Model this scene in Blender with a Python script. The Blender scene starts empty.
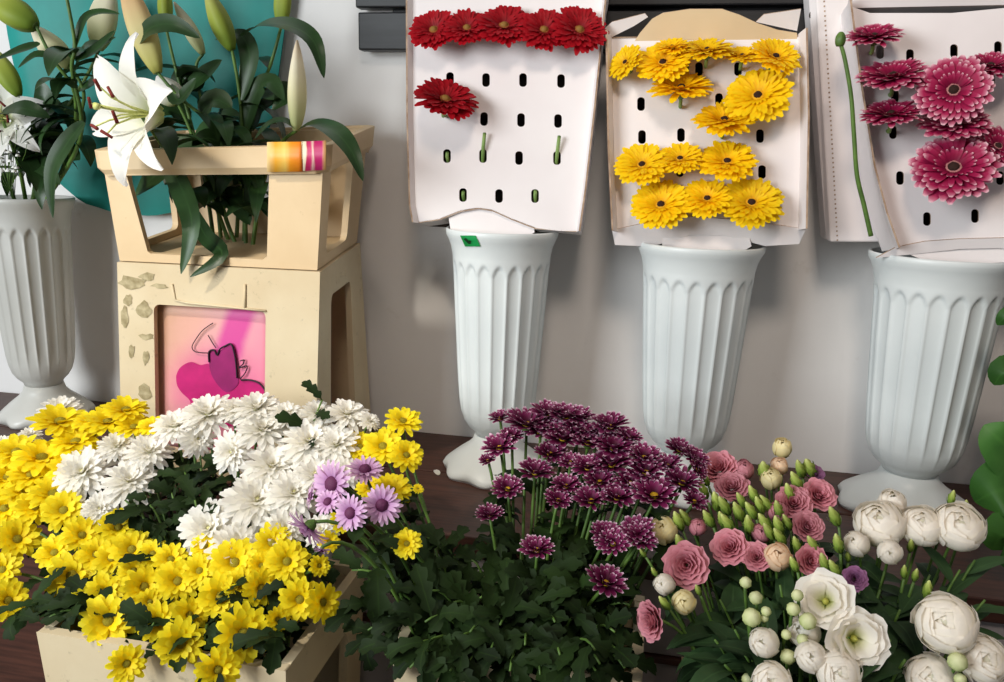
import bpy, math, random
from math import sin, cos, pi, radians
from mathutils import Vector, Matrix, Quaternion, noise
from mathutils.geometry import tessellate_polygon
V = Vector
C = bpy.context.scene.collection
SC = bpy.context.scene
rnd = random.Random(7)

# ------------------------------------------------------------------ camera
FPX = 780.0
CAM = V((0, -1.55, 1.15))
YAW, PITCH, ROLL = radians(10.7), radians(13.0), radians(1.7)
FW = V((-sin(YAW)*cos(PITCH), cos(YAW)*cos(PITCH), -sin(PITCH)))
_rt = V((cos(YAW), sin(YAW), 0)); _up = _rt.cross(FW)
RT = _rt*cos(ROLL) + _up*sin(ROLL); UP = -_rt*sin(ROLL) + _up*cos(ROLL)
cd = bpy.data.cameras.new('camera'); co = bpy.data.objects.new('camera', cd); C.objects.link(co)
cd.sensor_fit = 'HORIZONTAL'; cd.sensor_width = 36; cd.lens = FPX/1004*36; cd.clip_start = .05
co.matrix_world = Matrix.Translation(CAM) @ Matrix((RT, UP, -FW)).transposed().to_4x4()
SC.camera = co

def ray(px, py): return FW + RT*((px-502)/FPX) + UP*((341-py)/FPX)
def at(px, py, Y):
    d = ray(px, py); return CAM + d*((Y-CAM.y)/d.y)
def atz(px, py, Z):
    d = ray(px, py); return CAM + d*((Z-CAM.z)/d.z)
def onplane(px, py, p0, n):
    d = ray(px, py); return CAM + d*((p0-CAM).dot(n)/d.dot(n))
def depth(p): return (p-CAM).dot(FW)
def proj(p):
    d = p-CAM; z = d.dot(FW); return 502+FPX*d.dot(RT)/z, 341-FPX*d.dot(UP)/z

# ------------------------------------------------------------------ materials
def new_mat(name):
    m = bpy.data.materials.new(name); m.use_nodes = True
    nt = m.node_tree; nt.nodes.clear()
    return m, nt
def N(nt, t, **kw):
    n = nt.nodes.new(t)
    for k, v in kw.items(): setattr(n, k, v)
    return n
def lin(c):
    if isinstance(c, str):
        c = [int(c[i:i+2], 16)/255 for i in (0, 2, 4)]
        c = [x/12.92 if x <= .04045 else ((x+.055)/1.055)**2.4 for x in c]
    return (c[0], c[1], c[2], 1)
def ramp(nt, stops, fac):
    r = N(nt, 'ShaderNodeValToRGB'); e = r.color_ramp.elements
    while len(e) < len(stops): e.new(.5)
    for i, (p, c) in enumerate(stops): e[i].position = p; e[i].color = lin(c)
    nt.links.new(fac, r.inputs[0]); return r.outputs[0]
def finish(nt, col, rough=.5, trans=0, spec=.4, bump=None, tcol=None, coat=0):
    b = N(nt, 'ShaderNodeBsdfPrincipled'); o = N(nt, 'ShaderNodeOutputMaterial')
    b.inputs['Roughness'].default_value = rough; b.inputs['Specular IOR Level'].default_value = spec
    b.inputs['Coat Weight'].default_value = coat
    if isinstance(col, (str, tuple, list)): b.inputs['Base Color'].default_value = lin(col)
    else: nt.links.new(col, b.inputs['Base Color'])
    if bump is not None:
        bn = N(nt, 'ShaderNodeBump'); bn.inputs['Strength'].default_value = bump[1]; bn.inputs['Distance'].default_value = bump[2]
        nt.links.new(bump[0], bn.inputs['Height']); nt.links.new(bn.outputs[0], b.inputs['Normal'])
    if trans:
        t = N(nt, 'ShaderNodeBsdfTranslucent'); mx = N(nt, 'ShaderNodeMixShader'); mx.inputs[0].default_value = trans
        if isinstance(col, (str, tuple, list)): t.inputs[0].default_value = lin(col)
        else: nt.links.new(col, t.inputs[0])
        nt.links.new(b.outputs[0], mx.inputs[1]); nt.links.new(t.outputs[0], mx.inputs[2]); nt.links.new(mx.outputs[0], o.inputs[0])
    else: nt.links.new(b.outputs[0], o.inputs[0])
def noise_fac(nt, scale, detail=4, coord='Object', rough=.55, stretch=None):
    tc = N(nt, 'ShaderNodeTexCoord'); n = N(nt, 'ShaderNodeTexNoise')
    n.inputs['Scale'].default_value = scale; n.inputs['Detail'].default_value = detail; n.inputs['Roughness'].default_value = rough
    if stretch:
        mp = N(nt, 'ShaderNodeMapping'); mp.inputs['Scale'].default_value = stretch
        nt.links.new(tc.outputs[coord], mp.inputs[0]); nt.links.new(mp.outputs[0], n.inputs['Vector'])
    else: nt.links.new(tc.outputs[coord], n.inputs['Vector'])
    return n.outputs[0]
def mixc(nt, fac, a, b, blend='MIX'):
    m = N(nt, 'ShaderNodeMix', data_type='RGBA', blend_type=blend)
    for i, x in ((0, fac), (6, a), (7, b)):
        if isinstance(x, (int, float)): m.inputs[i].default_value = x
        elif isinstance(x, (str, tuple, list)): m.inputs[i].default_value = lin(x)
        else: nt.links.new(x, m.inputs[i])
    return m.outputs[2]
def math_(nt, op, a, b=0.0, c=None):
    m = N(nt, 'ShaderNodeMath', operation=op)
    for i, x in enumerate((a, b, c)):
        if x is None: continue
        if isinstance(x, (int, float)): m.inputs[i].default_value = x
        else: nt.links.new(x, m.inputs[i])
    return m.outputs[0]
def attr(nt, n):
    a = N(nt, 'ShaderNodeAttribute', attribute_name=n); return a.outputs['Fac']

def noisy(name, c1, c2, scale=6, rough=.5, detail=4, spec=.4, lo=.35, hi=.65, bump=0, bscale=40, coord='Object', stretch=None, trans=0, coat=0):
    m, nt = new_mat(name)
    f = noise_fac(nt, scale, detail, coord, stretch=stretch)
    col = ramp(nt, [(lo, c1), (hi, c2)], f)
    bp = (noise_fac(nt, bscale, 3, coord), bump, .002) if bump else None
    finish(nt, col, rough, trans, spec, bp, coat=coat); return m
def petal_mat(name, stops, edge=None, trans=.25, rough=.55, vary=.12, rib=0):
    m, nt = new_mat(name)
    col = ramp(nt, stops, attr(nt, 't'))
    if edge:
        e = math_(nt, 'MAXIMUM', math_(nt, 'MULTIPLY', attr(nt, 't'), edge[4]), math_(nt, 'MULTIPLY', math_(nt, 'MULTIPLY', attr(nt, 'e'), edge[3]), math_(nt, 'ADD', math_(nt, 'MULTIPLY', attr(nt, 't'), .6), .45)))
        nz = noise_fac(nt, 40, 2, 'Object')
        e = math_(nt, 'ADD', e, math_(nt, 'MULTIPLY', math_(nt, 'SUBTRACT', nz, .5), .10))
        mr = N(nt, 'ShaderNodeMapRange', interpolation_type='SMOOTHSTEP'); nt.links.new(e, mr.inputs[0])
        mr.inputs[1].default_value = edge[1]; mr.inputs[2].default_value = edge[2]
        col = mixc(nt, mr.outputs[0], col, edge[0])
    if vary:
        oi = N(nt, 'ShaderNodeObjectInfo')
        hs = N(nt, 'ShaderNodeHueSaturation')
        v = math_(nt, 'ADD', math_(nt, 'MULTIPLY', oi.outputs['Random'], vary), 1-vary/2)
        nt.links.new(v, hs.inputs['Value']); nt.links.new(col, hs.inputs['Color']); col = hs.outputs[0]
    finish(nt, col, rough, trans, .25); return m

M = {}
M['stem'] = noisy('stem_green', '3f5a24', '5f7f35', 30, .5, trans=0)
M['stem_pale'] = noisy('stem_pale_green', '6b8a45', '8aa55c', 30, .5)
def leaf_mat(name, c1, c2, rough=.42, trans=.15, spec=.35):
    m, nt = new_mat(name)
    f = noise_fac(nt, 14, 3)
    col = ramp(nt, [(.3, c1), (.7, c2)], f)
    e = attr(nt, 'e')
    mr = N(nt, 'ShaderNodeMapRange'); nt.links.new(e, mr.inputs[0]); mr.inputs[1].default_value = .0; mr.inputs[2].default_value = .12
    col = mixc(nt, mr.outputs[0], c2, col)
    oi = N(nt, 'ShaderNodeObjectInfo'); hs = N(nt, 'ShaderNodeHueSaturation')
    nt.links.new(math_(nt, 'ADD', math_(nt, 'MULTIPLY', oi.outputs['Random'], .5), .75), hs.inputs['Value'])
    nt.links.new(col, hs.inputs['Color'])
    finish(nt, hs.outputs[0], rough, trans, spec); return m
M['leaf'] = leaf_mat('chrysanthemum_leaf', '15210c', '233613', .65, .1, .15)
M['leaf_lily'] = leaf_mat('lily_leaf', '1f3518', '34502a', .36)
M['leaf_lis'] = leaf_mat('lisianthus_leaf', '22361d', '38522f', .6, .12, .2)
M['leaf_bright'] = leaf_mat('plant_leaf', '2a5220', '447330', .45, .2)

YC = '8a8a20'
M['yel'] = petal_mat('yellow_petal', [(0, 'e8bc00'), (.35, 'f8dc0a'), (1, 'fdec2c')], trans=.3)
M['yel_c'] = noisy('yellow_daisy_eye', '6f7618', 'b59a14', 60, .7, bump=.6, bscale=90)
M['whi'] = petal_mat('white_petal', [(0, 'e6e2c0'), (.2, 'f6f2e6'), (1, 'fbf8f2')], trans=.4, vary=.06)
M['whi_c'] = noisy('white_bloom_eye', 'd6d592', 'e8e6b4', 60, .7)
M['pur'] = petal_mat('plum_petal', [(0, '3a0a25'), (.5, '62123e'), (1, '85275a')], edge=('e8c4d6', .80, .97, 1.0, .96), trans=.18, vary=.3)
M['pur_c'] = noisy('plum_daisy_eye', 'b98a10', 'e0bb25', 70, .7)
M['lav'] = petal_mat('lavender_petal', [(0, 'a566a0'), (.35, 'cf9cca'), (1, 'e6c3e0')], trans=.25)
M['lav_c'] = noisy('lavender_daisy_eye', '45183a', '6d2a55', 70, .7)
M['redp'] = petal_mat('red_gerbera_petal', [(0, '7a0310'), (.5, '980514'), (1, 'b00a1c')], trans=.2)
M['red_ring'] = noisy('red_gerbera_florets', 'a8742a', '8c1c18', 60, .7, bump=.7, bscale=80)
M['red_c'] = noisy('red_gerbera_eye', '7a5a20', '97692a', 60, .7)
M['gyel'] = petal_mat('yellow_gerbera_petal', [(0, 'eba800'), (.4, 'fcca06'), (1, 'ffdc14')], trans=.25)
M['gyel_ring'] = noisy('yellow_gerbera_florets', 'd99a10', 'efb414', 60, .7, bump=.7, bscale=80)
M['dark_c'] = noisy('dark_gerbera_eye', '1c0d08', '3a1c10', 60, .8, bump=.6, bscale=90)
M['gpin'] = petal_mat('pink_gerbera_petal', [(0, '6a062e'), (.55, '940f40'), (.8, 'ab2453'), (1, 'd58aa0')], edge=('f2ccd2', .9, 1.03, .85, 1.0), trans=.2)
M['gpin_ring'] = noisy('pink_gerbera_florets', '93505a', 'c98f85', 60, .7, bump=.7, bscale=80)
M['rose'] = petal_mat('rose_pink_petal', [(0, '96404f'), (.5, 'bd6a78'), (1, 'd4909a')], trans=.25, vary=.3)
M['mauve'] = petal_mat('mauve_petal', [(0, '5c2c48'), (.5, '86507a'), (1, 'a5719a')], trans=.25)
M['cream'] = petal_mat('cream_petal', [(0, 'cdbb62'), (.5, 'ecdc9a'), (1, 'f3e6b8')], trans=.3, vary=.15)
M['peach'] = petal_mat('peach_petal', [(0, 'cda070'), (.5, 'e8c49a'), (1, 'efd3b4')], trans=.3)
M['lisw'] = petal_mat('white_lisianthus_petal', [(0, 'b9bf5a'), (.28, 'e9e6c4'), (.6, 'f8f3e6'), (1, 'fbf5ec')], trans=.45, vary=.05)
M['lisw_c'] = noisy('lisianthus_eye', '8f9636', 'b9b556', 60, .6)
M['bud'] = petal_mat('green_bud', [(0, '64852f'), (.45, '93ad48'), (.8, 'b9c766'), (1, 'd2d88a')], trans=.2, vary=.3)
M['budw'] = petal_mat('pale_round_bud', [(0, '8fa650'), (.4, 'c3cf85'), (1, 'dfe0b0')], trans=.25, vary=.2)
M['sepal'] = noisy('sepal_green', '5f8030', '7f9c40', 30, .5)
M['lily'] = petal_mat('white_lily_petal', [(0, 'c9d08a'), (.3, 'efecdf'), (1, 'f6f2ee')], trans=.3, vary=.03)
M['lilyg'] = petal_mat('green_lily_bud', [(0, '738f30'), (.5, 'a5b048'), (1, 'cfc878')], trans=.2, vary=.1)
M['lilyc'] = petal_mat('cream_lily_bud', [(0, 'bcc584'), (.4, 'e6e0b4'), (.75, 'f4ead0'), (1, 'ecd6b8')], trans=.25, vary=.1)
M['lilyo'] = petal_mat('flushed_lily_bud', [(0, 'c0bd62'), (.4, 'e3d296'), (.75, 'ecbd8c'), (1, 'e2a37a')], trans=.25, vary=.1)
M['anther'] = noisy('lily_anther', '5a120c', '7d2418', 80, .8)
M['fil'] = noisy('lily_filament', 'b5bb62', 'd2d28a', 30, .5)
M['gyp'] = noisy('gypsophila_white', 'e8e6dc', 'f5f3ec', 30, .6)
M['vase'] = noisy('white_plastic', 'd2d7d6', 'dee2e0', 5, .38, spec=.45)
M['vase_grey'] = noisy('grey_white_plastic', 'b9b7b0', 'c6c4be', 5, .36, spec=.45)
M['board'] = noisy('white_cardboard', 'e4dbd9', 'eee7e5', 4, .65, spec=.25)
M['edge'] = noisy('cardboard_cut_edge', '8f735c', 'b79d86', 60, .8)
M['tan'] = noisy('cream_cardboard', 'dcc197', 'e6cea8', 5, .7)
M['inside'] = noisy('dark_hole_shade', '2c241d', '3c3128', 20, .9)  # dark tone painted in for the shade behind holes
M['black'] = noisy('black_painted_wood', '0b0b0c', '17171a', 14, .45, stretch=(1, 8, 8))
M['teal'] = noisy('teal_cloth', '08776e', '0e8f86', 5, .55, trans=.0)
M['green_tag'] = noisy('green_tape', '0a7a32', '10944a', 40, .5)
M['ink'] = noisy('dark_ink', '180818', '2a0d24', 40, .6)
M['ink_green'] = noisy('dark_green_ink', '03280e', '053513', 40, .6)
def crate_mat(name, a, b, stain, amount):
    m, nt = new_mat(name)
    f = noise_fac(nt, 5, 5); col = ramp(nt, [(.35, a), (.65, b)], f)
    f2 = noise_fac(nt, 45, 7, rough=.75)
    s = ramp(nt, [(amount, (0, 0, 0)), (amount+.10, (1, 1, 1))], f2)
    col = mixc(nt, math_(nt, 'MULTIPLY', s, .55), col, stain)
    finish(nt, col, .55, 0, .35, (noise_fac(nt, 60, 4), .12, .002)); return m
M['crate'] = crate_mat('cream_plastic', 'd0b38a', 'dcc29b', '8f7448', .66)
M['crate_old'] = crate_mat('scuffed_cream_plastic', 'ccb793', 'd8c7a6', '8f8266', .60)
M['peel'] = noisy('scuffed_grey_brown', '8c7d58', 'b9aa86', 70, .8)
def stripes(name, cols, scale):
    m, nt = new_mat(name)
    f = attr(nt, 't'); n = noise_fac(nt, 120, 3, stretch=(1, 1, .15))
    f = math_(nt, 'ADD', f, math_(nt, 'MULTIPLY', math_(nt, 'SUBTRACT', n, .5), scale))
    finish(nt, ramp(nt, cols, f), .45); return m
M['st_orange'] = stripes('orange_sticker', [(0, 'e3c48a'), (.25, 'eba52a'), (.5, 'edc05c'), (.65, 'e8901a'), (.9, 'dd7a12'), (1, 'c04a18')], .12)
M['st_pink'] = stripes('magenta_sticker', [(0, 'e5d5b5'), (.18, 'e8d8bb'), (.22, 'b81a52'), (.4, 'c32a68'), (.48, 'e0c0ae'), (.55, 'b41a5c'), (.85, 'b8206a'), (.95, 'd7a56a')], .3)

# ------------------------------------------------------------------ mesh helper
class MB:
    def __init__(s): s.v = []; s.f = []; s.t = []; s.e = []; s.m = []
    def add(s, verts, faces, t=None, e=None, mi=0, mx=None):
        b = len(s.v)
        s.v += [mx @ V(p) for p in verts] if mx is not None else [V(p) for p in verts]
        s.t += t if t else [0.0]*len(verts); s.e += e if e else [0.5]*len(verts)
        s.f += [tuple(b+i for i in f) for f in faces]; s.m += [mi]*len(faces)
    def mesh(s, name, mats, smooth=True):
        me = bpy.data.meshes.new(name); me.from_pydata([tuple(p) for p in s.v], [], s.f)
        for m in (mats if isinstance(mats, (list, tuple)) else [mats]): me.materials.append(m)
        me.polygons.foreach_set('material_index', s.m)
        for nm, d in (('t', s.t), ('e', s.e)):
            a = me.attributes.new(nm, 'FLOAT', 'POINT'); a.data.foreach_set('value', d)
        if smooth: me.polygons.foreach_set('use_smooth', [True]*len(me.polygons))
        me.update(); return me
    def build(s, name, mats, parent=None, smooth=True, bevel=0):
        return link(name, s.mesh(name, mats, smooth), parent, bevel=bevel)
def link(name, me, parent=None, mat=None, bevel=0):
    o = bpy.data.objects.new(name, me); C.objects.link(o)
    if parent is not None:
        o.parent = parent
        if mat is None: mat = Matrix.Translation(-parent.location)     # mesh given in world space
    if mat is not None: o.matrix_local = mat
    if bevel:
        b = o.modifiers.new('bevel', 'BEVEL'); b.width = bevel; b.segments = 2; b.limit_method = 'ANGLE'; b.angle_limit = radians(40)
    return o
def tag(o, label=None, cat=None, group=None, kind=None):
    if label: o['label'] = label
    if cat: o['category'] = cat
    if group: o['group'] = group
    if kind: o['kind'] = kind
    return o
def thing(name, loc, label, cat, group=None):
    o = bpy.data.objects.new(name, None); o.empty_display_size = .02; C.objects.link(o); o.location = loc
    return tag(o, label, cat, group)
def hexa(mb, c, mi=0, mis=None):
    """c: 8 corners, order (000,100,110,010,001,101,111,011)"""
    fs = [(0, 3, 2, 1), (4, 5, 6, 7), (0, 1, 5, 4), (2, 3, 7, 6), (1, 2, 6, 5), (3, 0, 4, 7)]
    b = len(mb.v); mb.add(c, fs, mi=mi)
    if mis:
        for i, m in mis.items(): mb.m[len(mb.m)-6+i] = m
def box(mb, x0, x1, y0, y1, z0, z1, fn=None, mi=0):
    c = [(x0, y0, z0), (x1, y0, z0), (x1, y1, z0), (x0, y1, z0), (x0, y0, z1), (x1, y0, z1), (x1, y1, z1), (x0, y1, z1)]
    hexa(mb, [fn(*p) for p in c] if fn else c, mi)
def tube(mb, pts, r0, r1=None, n=6, cap=True, mi=0, t0=0, t1=1):
    r1 = r0 if r1 is None else r1
    vs, fs, ts = [], [], []; k = len(pts); prev = None
    for i, p in enumerate(pts):
        d = (pts[min(i+1, k-1)]-pts[max(i-1, 0)]).normalized()
        if prev is None: u = d.orthogonal().normalized()
        else:
            u = prev - d*prev.dot(d)
            u = u.normalized() if u.length > 1e-6 else d.orthogonal().normalized()
        prev = u; w = d.cross(u); s = i/(k-1); r = r0+(r1-r0)*s
        for j in range(n):
            a = 2*pi*j/n; vs.append(p+u*(r*cos(a))+w*(r*sin(a))); ts.append(t0+(t1-t0)*s)
    for i in range(k-1):
        for j in range(n): fs.append((i*n+j, i*n+(j+1) % n, (i+1)*n+(j+1) % n, (i+1)*n+j))
    if cap: fs += [tuple(range(n-1, -1, -1)), tuple((k-1)*n+j for j in range(n))]
    mb.add(vs, fs, ts, mi=mi)
def bez(p0, p1, p2, p3, n=12):
    return [p0*(1-t)**3+p1*3*t*(1-t)**2+p2*3*t*t*(1-t)+p3*t**3 for t in [i/n for i in range(n+1)]]
def smooth_path(pts, n=5):
    out = []
    for i in range(len(pts)-1):
        a = pts[max(i-1, 0)]; b = pts[i]; c = pts[i+1]; d = pts[min(i+2, len(pts)-1)]
        for j in range(n):
            t = j/n
            out.append(.5*((2*b)+(c-a)*t+(2*a-5*b+4*c-d)*t*t+(3*b-a-3*c+d)*t**3))
    return out+[pts[-1]]
def plate(mb, outline, holes, fn, th, mi=0, mi_edge=None):
    """flat sheet: outline and holes in 2D (u,v); fn(u,v,d) to world; front at d=0, back at d=-th"""
    mi_edge = mi if mi_edge is None else mi_edge
    loops = [outline]+holes
    flat = [p for l in loops for p in l]; k = len(flat)
    tris = tessellate_polygon([[V((p[0], p[1], 0)) for p in l] for l in loops])
    fr = [fn(p[0], p[1], 0) for p in flat]; bk = [fn(p[0], p[1], -th) for p in flat]
    nrm = fn(0, 0, 1)-fn(0, 0, 0)
    fs = []
    for a, b, c in tris:
        nn = (fr[b]-fr[a]).cross(fr[c]-fr[a])
        if nn.dot(nrm) < 0: a, c = c, a
        fs.append((a, b, c)); fs.append((k+c, k+b, k+a))
    mb.add(fr+bk, fs, mi=mi)
    o = 0
    for l in loops:
        m = len(l); vs = []
        for i in range(m): vs += [fr[o+i], bk[o+i]]
        mb.add(vs, [(2*i, 2*i+1, (2*i+3) % (2*m), (2*i+2) % (2*m)) for i in range(m)], mi=mi_edge); o += m
def rrect(x0, x1, y0, y1, r, n=4):
    o = []
    for cx, cy, a in ((x1-r, y1-r, 0), (x0+r, y1-r, 90), (x0+r, y0+r, 180), (x1-r, y0+r, 270)):
        for i in range(n+1):
            b = radians(a+90*i/n); o.append((cx+r*cos(b), cy+r*sin(b)))
    return o
def ring(cx, cy, rx, ry, n=20):
    return [(cx+rx*cos(2*pi*i/n), cy+ry*sin(2*pi*i/n)) for i in range(n)]

# ------------------------------------------------------------------ petals, blooms (unit radius, facing +Z)
def petal(mb, th, r0, L, W, ph0, ph1, z0=0, cup=.15, ns=5, blunt=.6, tw=0, rg=rnd, notch=0, mi=0):
    """strap petal: starts at radius r0, climbs with elevation ph0 -> ph1 along its length"""
    vs, ts, es, fs = [], [], [], []
    r, z = r0, z0; side = V((-sin(th), cos(th), 0)); rad = V((cos(th), sin(th), 0))
    for i in range(ns+1):
        s = i/ns
        w = W*.5*max(.12, (sin(pi*min(1, s*.5/blunt+.12))**.8 if s < blunt else cos((s-blunt)/(1-blunt)*pi/2*.86)**.7))
        ph = ph0+(ph1-ph0)*s
        if i: r += L/ns*cos(ph); z += L/ns*sin(ph)
        up = V((-sin(ph)*cos(th), -sin(ph)*sin(th), cos(ph)))
        c = rad*r+V((0, 0, z))
        for a in (-1, 0, 1):
            p = c+side*(a*w)+up*(cup*w*abs(a)+tw*a*w)
            if notch and i == ns and a == 0: p = p-rad*L*notch
            vs.append(p); ts.append(s); es.append(abs(a))
    for i in range(ns):
        for a in range(2):
            q = i*3+a; fs.append((q, q+1, q+4, q+3))
    mb.add(vs, fs, ts, es, mi=mi)
def daisy(layers, seed, jit=.06, ns=5):
    rg = random.Random(seed); mb = MB()
    for k, (n, r0, R, W, p0, p1, z0, cup, blunt) in enumerate(layers):
        off = rg.random()
        for i in range(n):
            th = 2*pi*(i+off+rg.uniform(-.2, .2))/n
            L = (R-r0)*(1+rg.uniform(-jit, jit)*1.6)
            petal(mb, th, r0, L, W*rg.uniform(.85, 1.1), p0+rg.uniform(-jit, jit)*2, p1+rg.uniform(-jit, jit)*4, z0+rg.uniform(0, .02), cup, ns, blunt, rg.uniform(-.15, .15), rg)
    return mb
def dome(r, h, z, nu=14, nv=5, bump=0, seed=0):
    rg = random.Random(seed); mb = MB(); vs = [V((0, 0, z+h))]; fs = []
    for i in range(1, nv+1):
        a = pi/2*i/nv
        for j in range(nu):
            b = 2*pi*j/nu; q = 1+rg.uniform(-bump, bump); vs.append(V((r*sin(a)*cos(b)*q, r*sin(a)*sin(b)*q, z+h*cos(a)*q)))
    for j in range(nu): fs.append((0, 1+j, 1+(j+1) % nu))
    for i in range(nv-1):
        for j in range(nu): fs.append((1+i*nu+j, 1+(i+1)*nu+j, 1+(i+1)*nu+(j+1) % nu, 1+i*nu+(j+1) % nu))
    mb.add(vs, fs); return mb
def calyx(r, h, z):
    mb = MB(); vs = []; fs = []; nu = 10
    for i, (rr, zz) in enumerate(((r, z), (r*.85, z-h*.5), (r*.25, z-h))):
        for j in range(nu): vs.append(V((rr*cos(2*pi*j/nu), rr*sin(2*pi*j/nu), zz)))
    for i in range(2):
        for j in range(nu): fs.append((i*nu+j, i*nu+(j+1) % nu, (i+1)*nu+(j+1) % nu, (i+1)*nu+j))
    mb.add(vs, fs); return mb
def cuplayer(mb, n, Rb, Rt, H, W, off, flare, ruf, rg, z0=0, spiral=.06, mi=0, nw=7, ns=6):
    """broad overlapping petals wrapped round the axis: lisianthus / rose"""
    for i in range(n):
        th0 = 2*pi*(i+off)/n; vs, ts, es, fs = [], [], [], []
        ph = rg.uniform(0, 6.28); hj = rg.uniform(.92, 1.06)
        for k in range(ns+1):
            s = k/ns
            r = Rb+(Rt-Rb)*(s**.75)+flare*max(0, s-.55)**2*2.2
            zz = z0+H*hj*(s-.32*flare*4*max(0, s-.6)**1.6)
            ww = W*(.45+.55*sin(min(1, s*1.25)*pi/2))*(1 if s < .8 else cos((s-.8)/.2*1.0)**.5)
            for a in range(nw):
                x = a/(nw-1)*2-1
                th = th0+x*ww; rr = r*(1+spiral*x)+ruf*s*s*sin(ph+x*5)*.5
                vs.append(V((rr*cos(th), rr*sin(th), zz-.10*H*x*x*s+ruf*s*s*cos(ph*2+x*6)*.5))); ts.append(s); es.append(abs(x))
        for k in range(ns):
            for a in range(nw-1):
                q = k*nw+a; fs.append((q, q+1, q+nw+1, q+nw))
        mb.add(vs, fs, ts, es, mi=mi)
def balllayer(mb, n, R, tb, tt, W, zs, rg, z0=0, nw=7, ns=7, ruf=.03):
    """rounded petals lying on nested globes, open at the top: tb, tt are polar angles (deg) of base and lip"""
    off = rg.random()
    for i in range(n):
        th0 = 2*pi*(i+off)/n; vs, ts, es, fs = [], [], [], []; tj = rg.uniform(-5, 6); ph = rg.uniform(0, 6)
        for k in range(ns+1):
            s = k/ns
            for a in range(nw):
                x = a/(nw-1)*2-1
                ww = W*(.5+.5*sin(min(1, s*1.3)*pi/2))
                pol = radians(tb+(tt+tj+14*x*x*s-tb)*s); th = th0+x*ww
                rr = R*(1+.05*x)*(1+(.10*max(0, s-.75)*4 if tt > 40 else 0)*.6)+ruf*s*s*sin(ph+5*x)
                vs.append(V((rr*sin(pol)*cos(th), rr*sin(pol)*sin(th), z0+zs*(rr*cos(pol)+.25)))); ts.append(s); es.append(abs(x))
        for k in range(ns):
            for a in range(nw-1):
                q = k*nw+a; fs.append((q, q+1, q+nw+1, q+nw))
        mb.add(vs, fs, ts, es)
def ball_mesh(seed, layers, zs):
    rg = random.Random(seed); mb = MB()
    for (n, R, tb, tt, W) in layers: balllayer(mb, n, R, tb, tt, W, zs, rg)
    d = dome(.5, .46*zs, .25*zs, 12, 5, .04, seed); mb.add(d.v, d.f, [.45]*len(d.v))
    return mb
def rose_mesh(seed, layers):
    rg = random.Random(seed); mb = MB()
    for (n, Rb, Rt, H, W, fl, ruf, z0) in layers: cuplayer(mb, n, Rb, Rt, H, W, rg.random(), fl, ruf, rg, z0)
    return mb
def bud_mesh(L, R, twist, lobes, amp, shape, seed=0, nu=15, nv=10):
    """closed bud of twisted petals along +Z from z=0 to L"""
    mb = MB(); vs, ts, fs = [], [], []
    for i in range(nv+1):
        s = i/nv; r = R*shape(s)
        for j in range(nu):
            b = 2*pi*j/nu; q = 1-amp*abs(sin(lobes*.5*(b+twist*s)))**3
            vs.append(V((r*q*cos(b), r*q*sin(b), L*s))); ts.append(s)
    for i in range(nv):
        for j in range(nu): fs.append((i*nu+j, i*nu+(j+1) % nu, (i+1)*nu+(j+1) % nu, (i+1)*nu+j))
    fs.append(tuple(range(nu-1, -1, -1))); fs.append(tuple(nv*nu+j for j in range(nu)))
    mb.add(vs, fs, ts); return mb
def sepal_mesh(n, L, W, ph0, ph1, r0, z0=0):
    mb = MB()
    for i in range(n): petal(mb, 2*pi*i/n+.3, r0, L, W, ph0, ph1, z0, .2, 4, .35)
    return mb

YL = [(14, .15, 1.0, .36, .28, -.12, 0, .18, .62), (13, .14, .9, .34, .58, .10, .03, .2, .62), (9, .14, .62, .28, .85, .5, .05, .2, .62)]
WL = [(18, .1, 1.0, .24, .15, -.25, 0, .25, .65), (17, .1, .90, .24, .42, .05, .04, .25, .65), (15, .08, .76, .23, .72, .3, .07, .3, .62), (12, .06, .58, .21, 1.0, .7, .1, .3, .6), (9, .04, .40, .17, 1.25, 1.1, .12, .3, .6)]
PL = [(17, .14, 1.0, .24, .5, .22, 0, .22, .7), (15, .13, .88, .23, .78, .5, .04, .25, .7), (10, .12, .62, .19, 1.05, .9, .06, .3, .64)]
LL = [(20, .2, 1.0, .22, .25, -.1, 0, .2, .68), (14, .2, .86, .2, .45, .2, .03, .2, .68)]
GL = [(30, .15, 1.0, .24, .20, -.06, 0, .16, .8), (29, .15, .92, .225, .34, .10, .03, .16, .8), (26, .15, .76, .16, .46, .28, .05, .2, .68), (24, .14, .5, .10, .62, .5, .06, .2, .6)]
BL = {}
def variants(key, n, fn): BL[key] = [fn(s) for s in range(n)]
def dset(key, layers, mat, cmat, cr, ch, cname, n=5, ns=5, jit=.06, ring_=None):
    def f(s):
        parts = [('petals', daisy(layers, s*13+len(key), jit, ns).mesh(key+'_petals', M[mat]))]
        parts.append(('calyx', calyx(.26, .26, -.01).mesh(key+'_calyx', M['stem'])))
        if ring_:
            parts.append(('florets', dome(cr*1.7, ch*.75, .03, 20, 5, .08, s).mesh(key+'_florets', M[ring_])))
        parts.append((cname, dome(cr, ch*(1.25 if ring_ else 1), .04, 14, 5, .05, s).mesh(key+'_eye', M[cmat])))
        return parts
    variants(key, n, f)
dset('yellow', YL, 'yel', 'yel_c', .22, .16, 'flower_eye')
dset('white', WL, 'whi', 'whi_c', .10, .20, 'flower_eye')
dset('purple', PL, 'pur', 'pur_c', .17, .14, 'flower_eye')
dset('lavender', LL, 'lav', 'lav_c', .33, .26, 'flower_eye')
dset('gred', GL, 'redp', 'red_c', .15, .12, 'flower_eye', 4, 6, .05, 'red_ring')
dset('gyellow', GL, 'gyel', 'dark_c', .14, .12, 'flower_eye', 4, 6, .05, 'gyel_ring')
dset('gpink', GL, 'gpin', 'dark_c', .15, .12, 'flower_eye', 4, 6, .05, 'gpin_ring')
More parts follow.
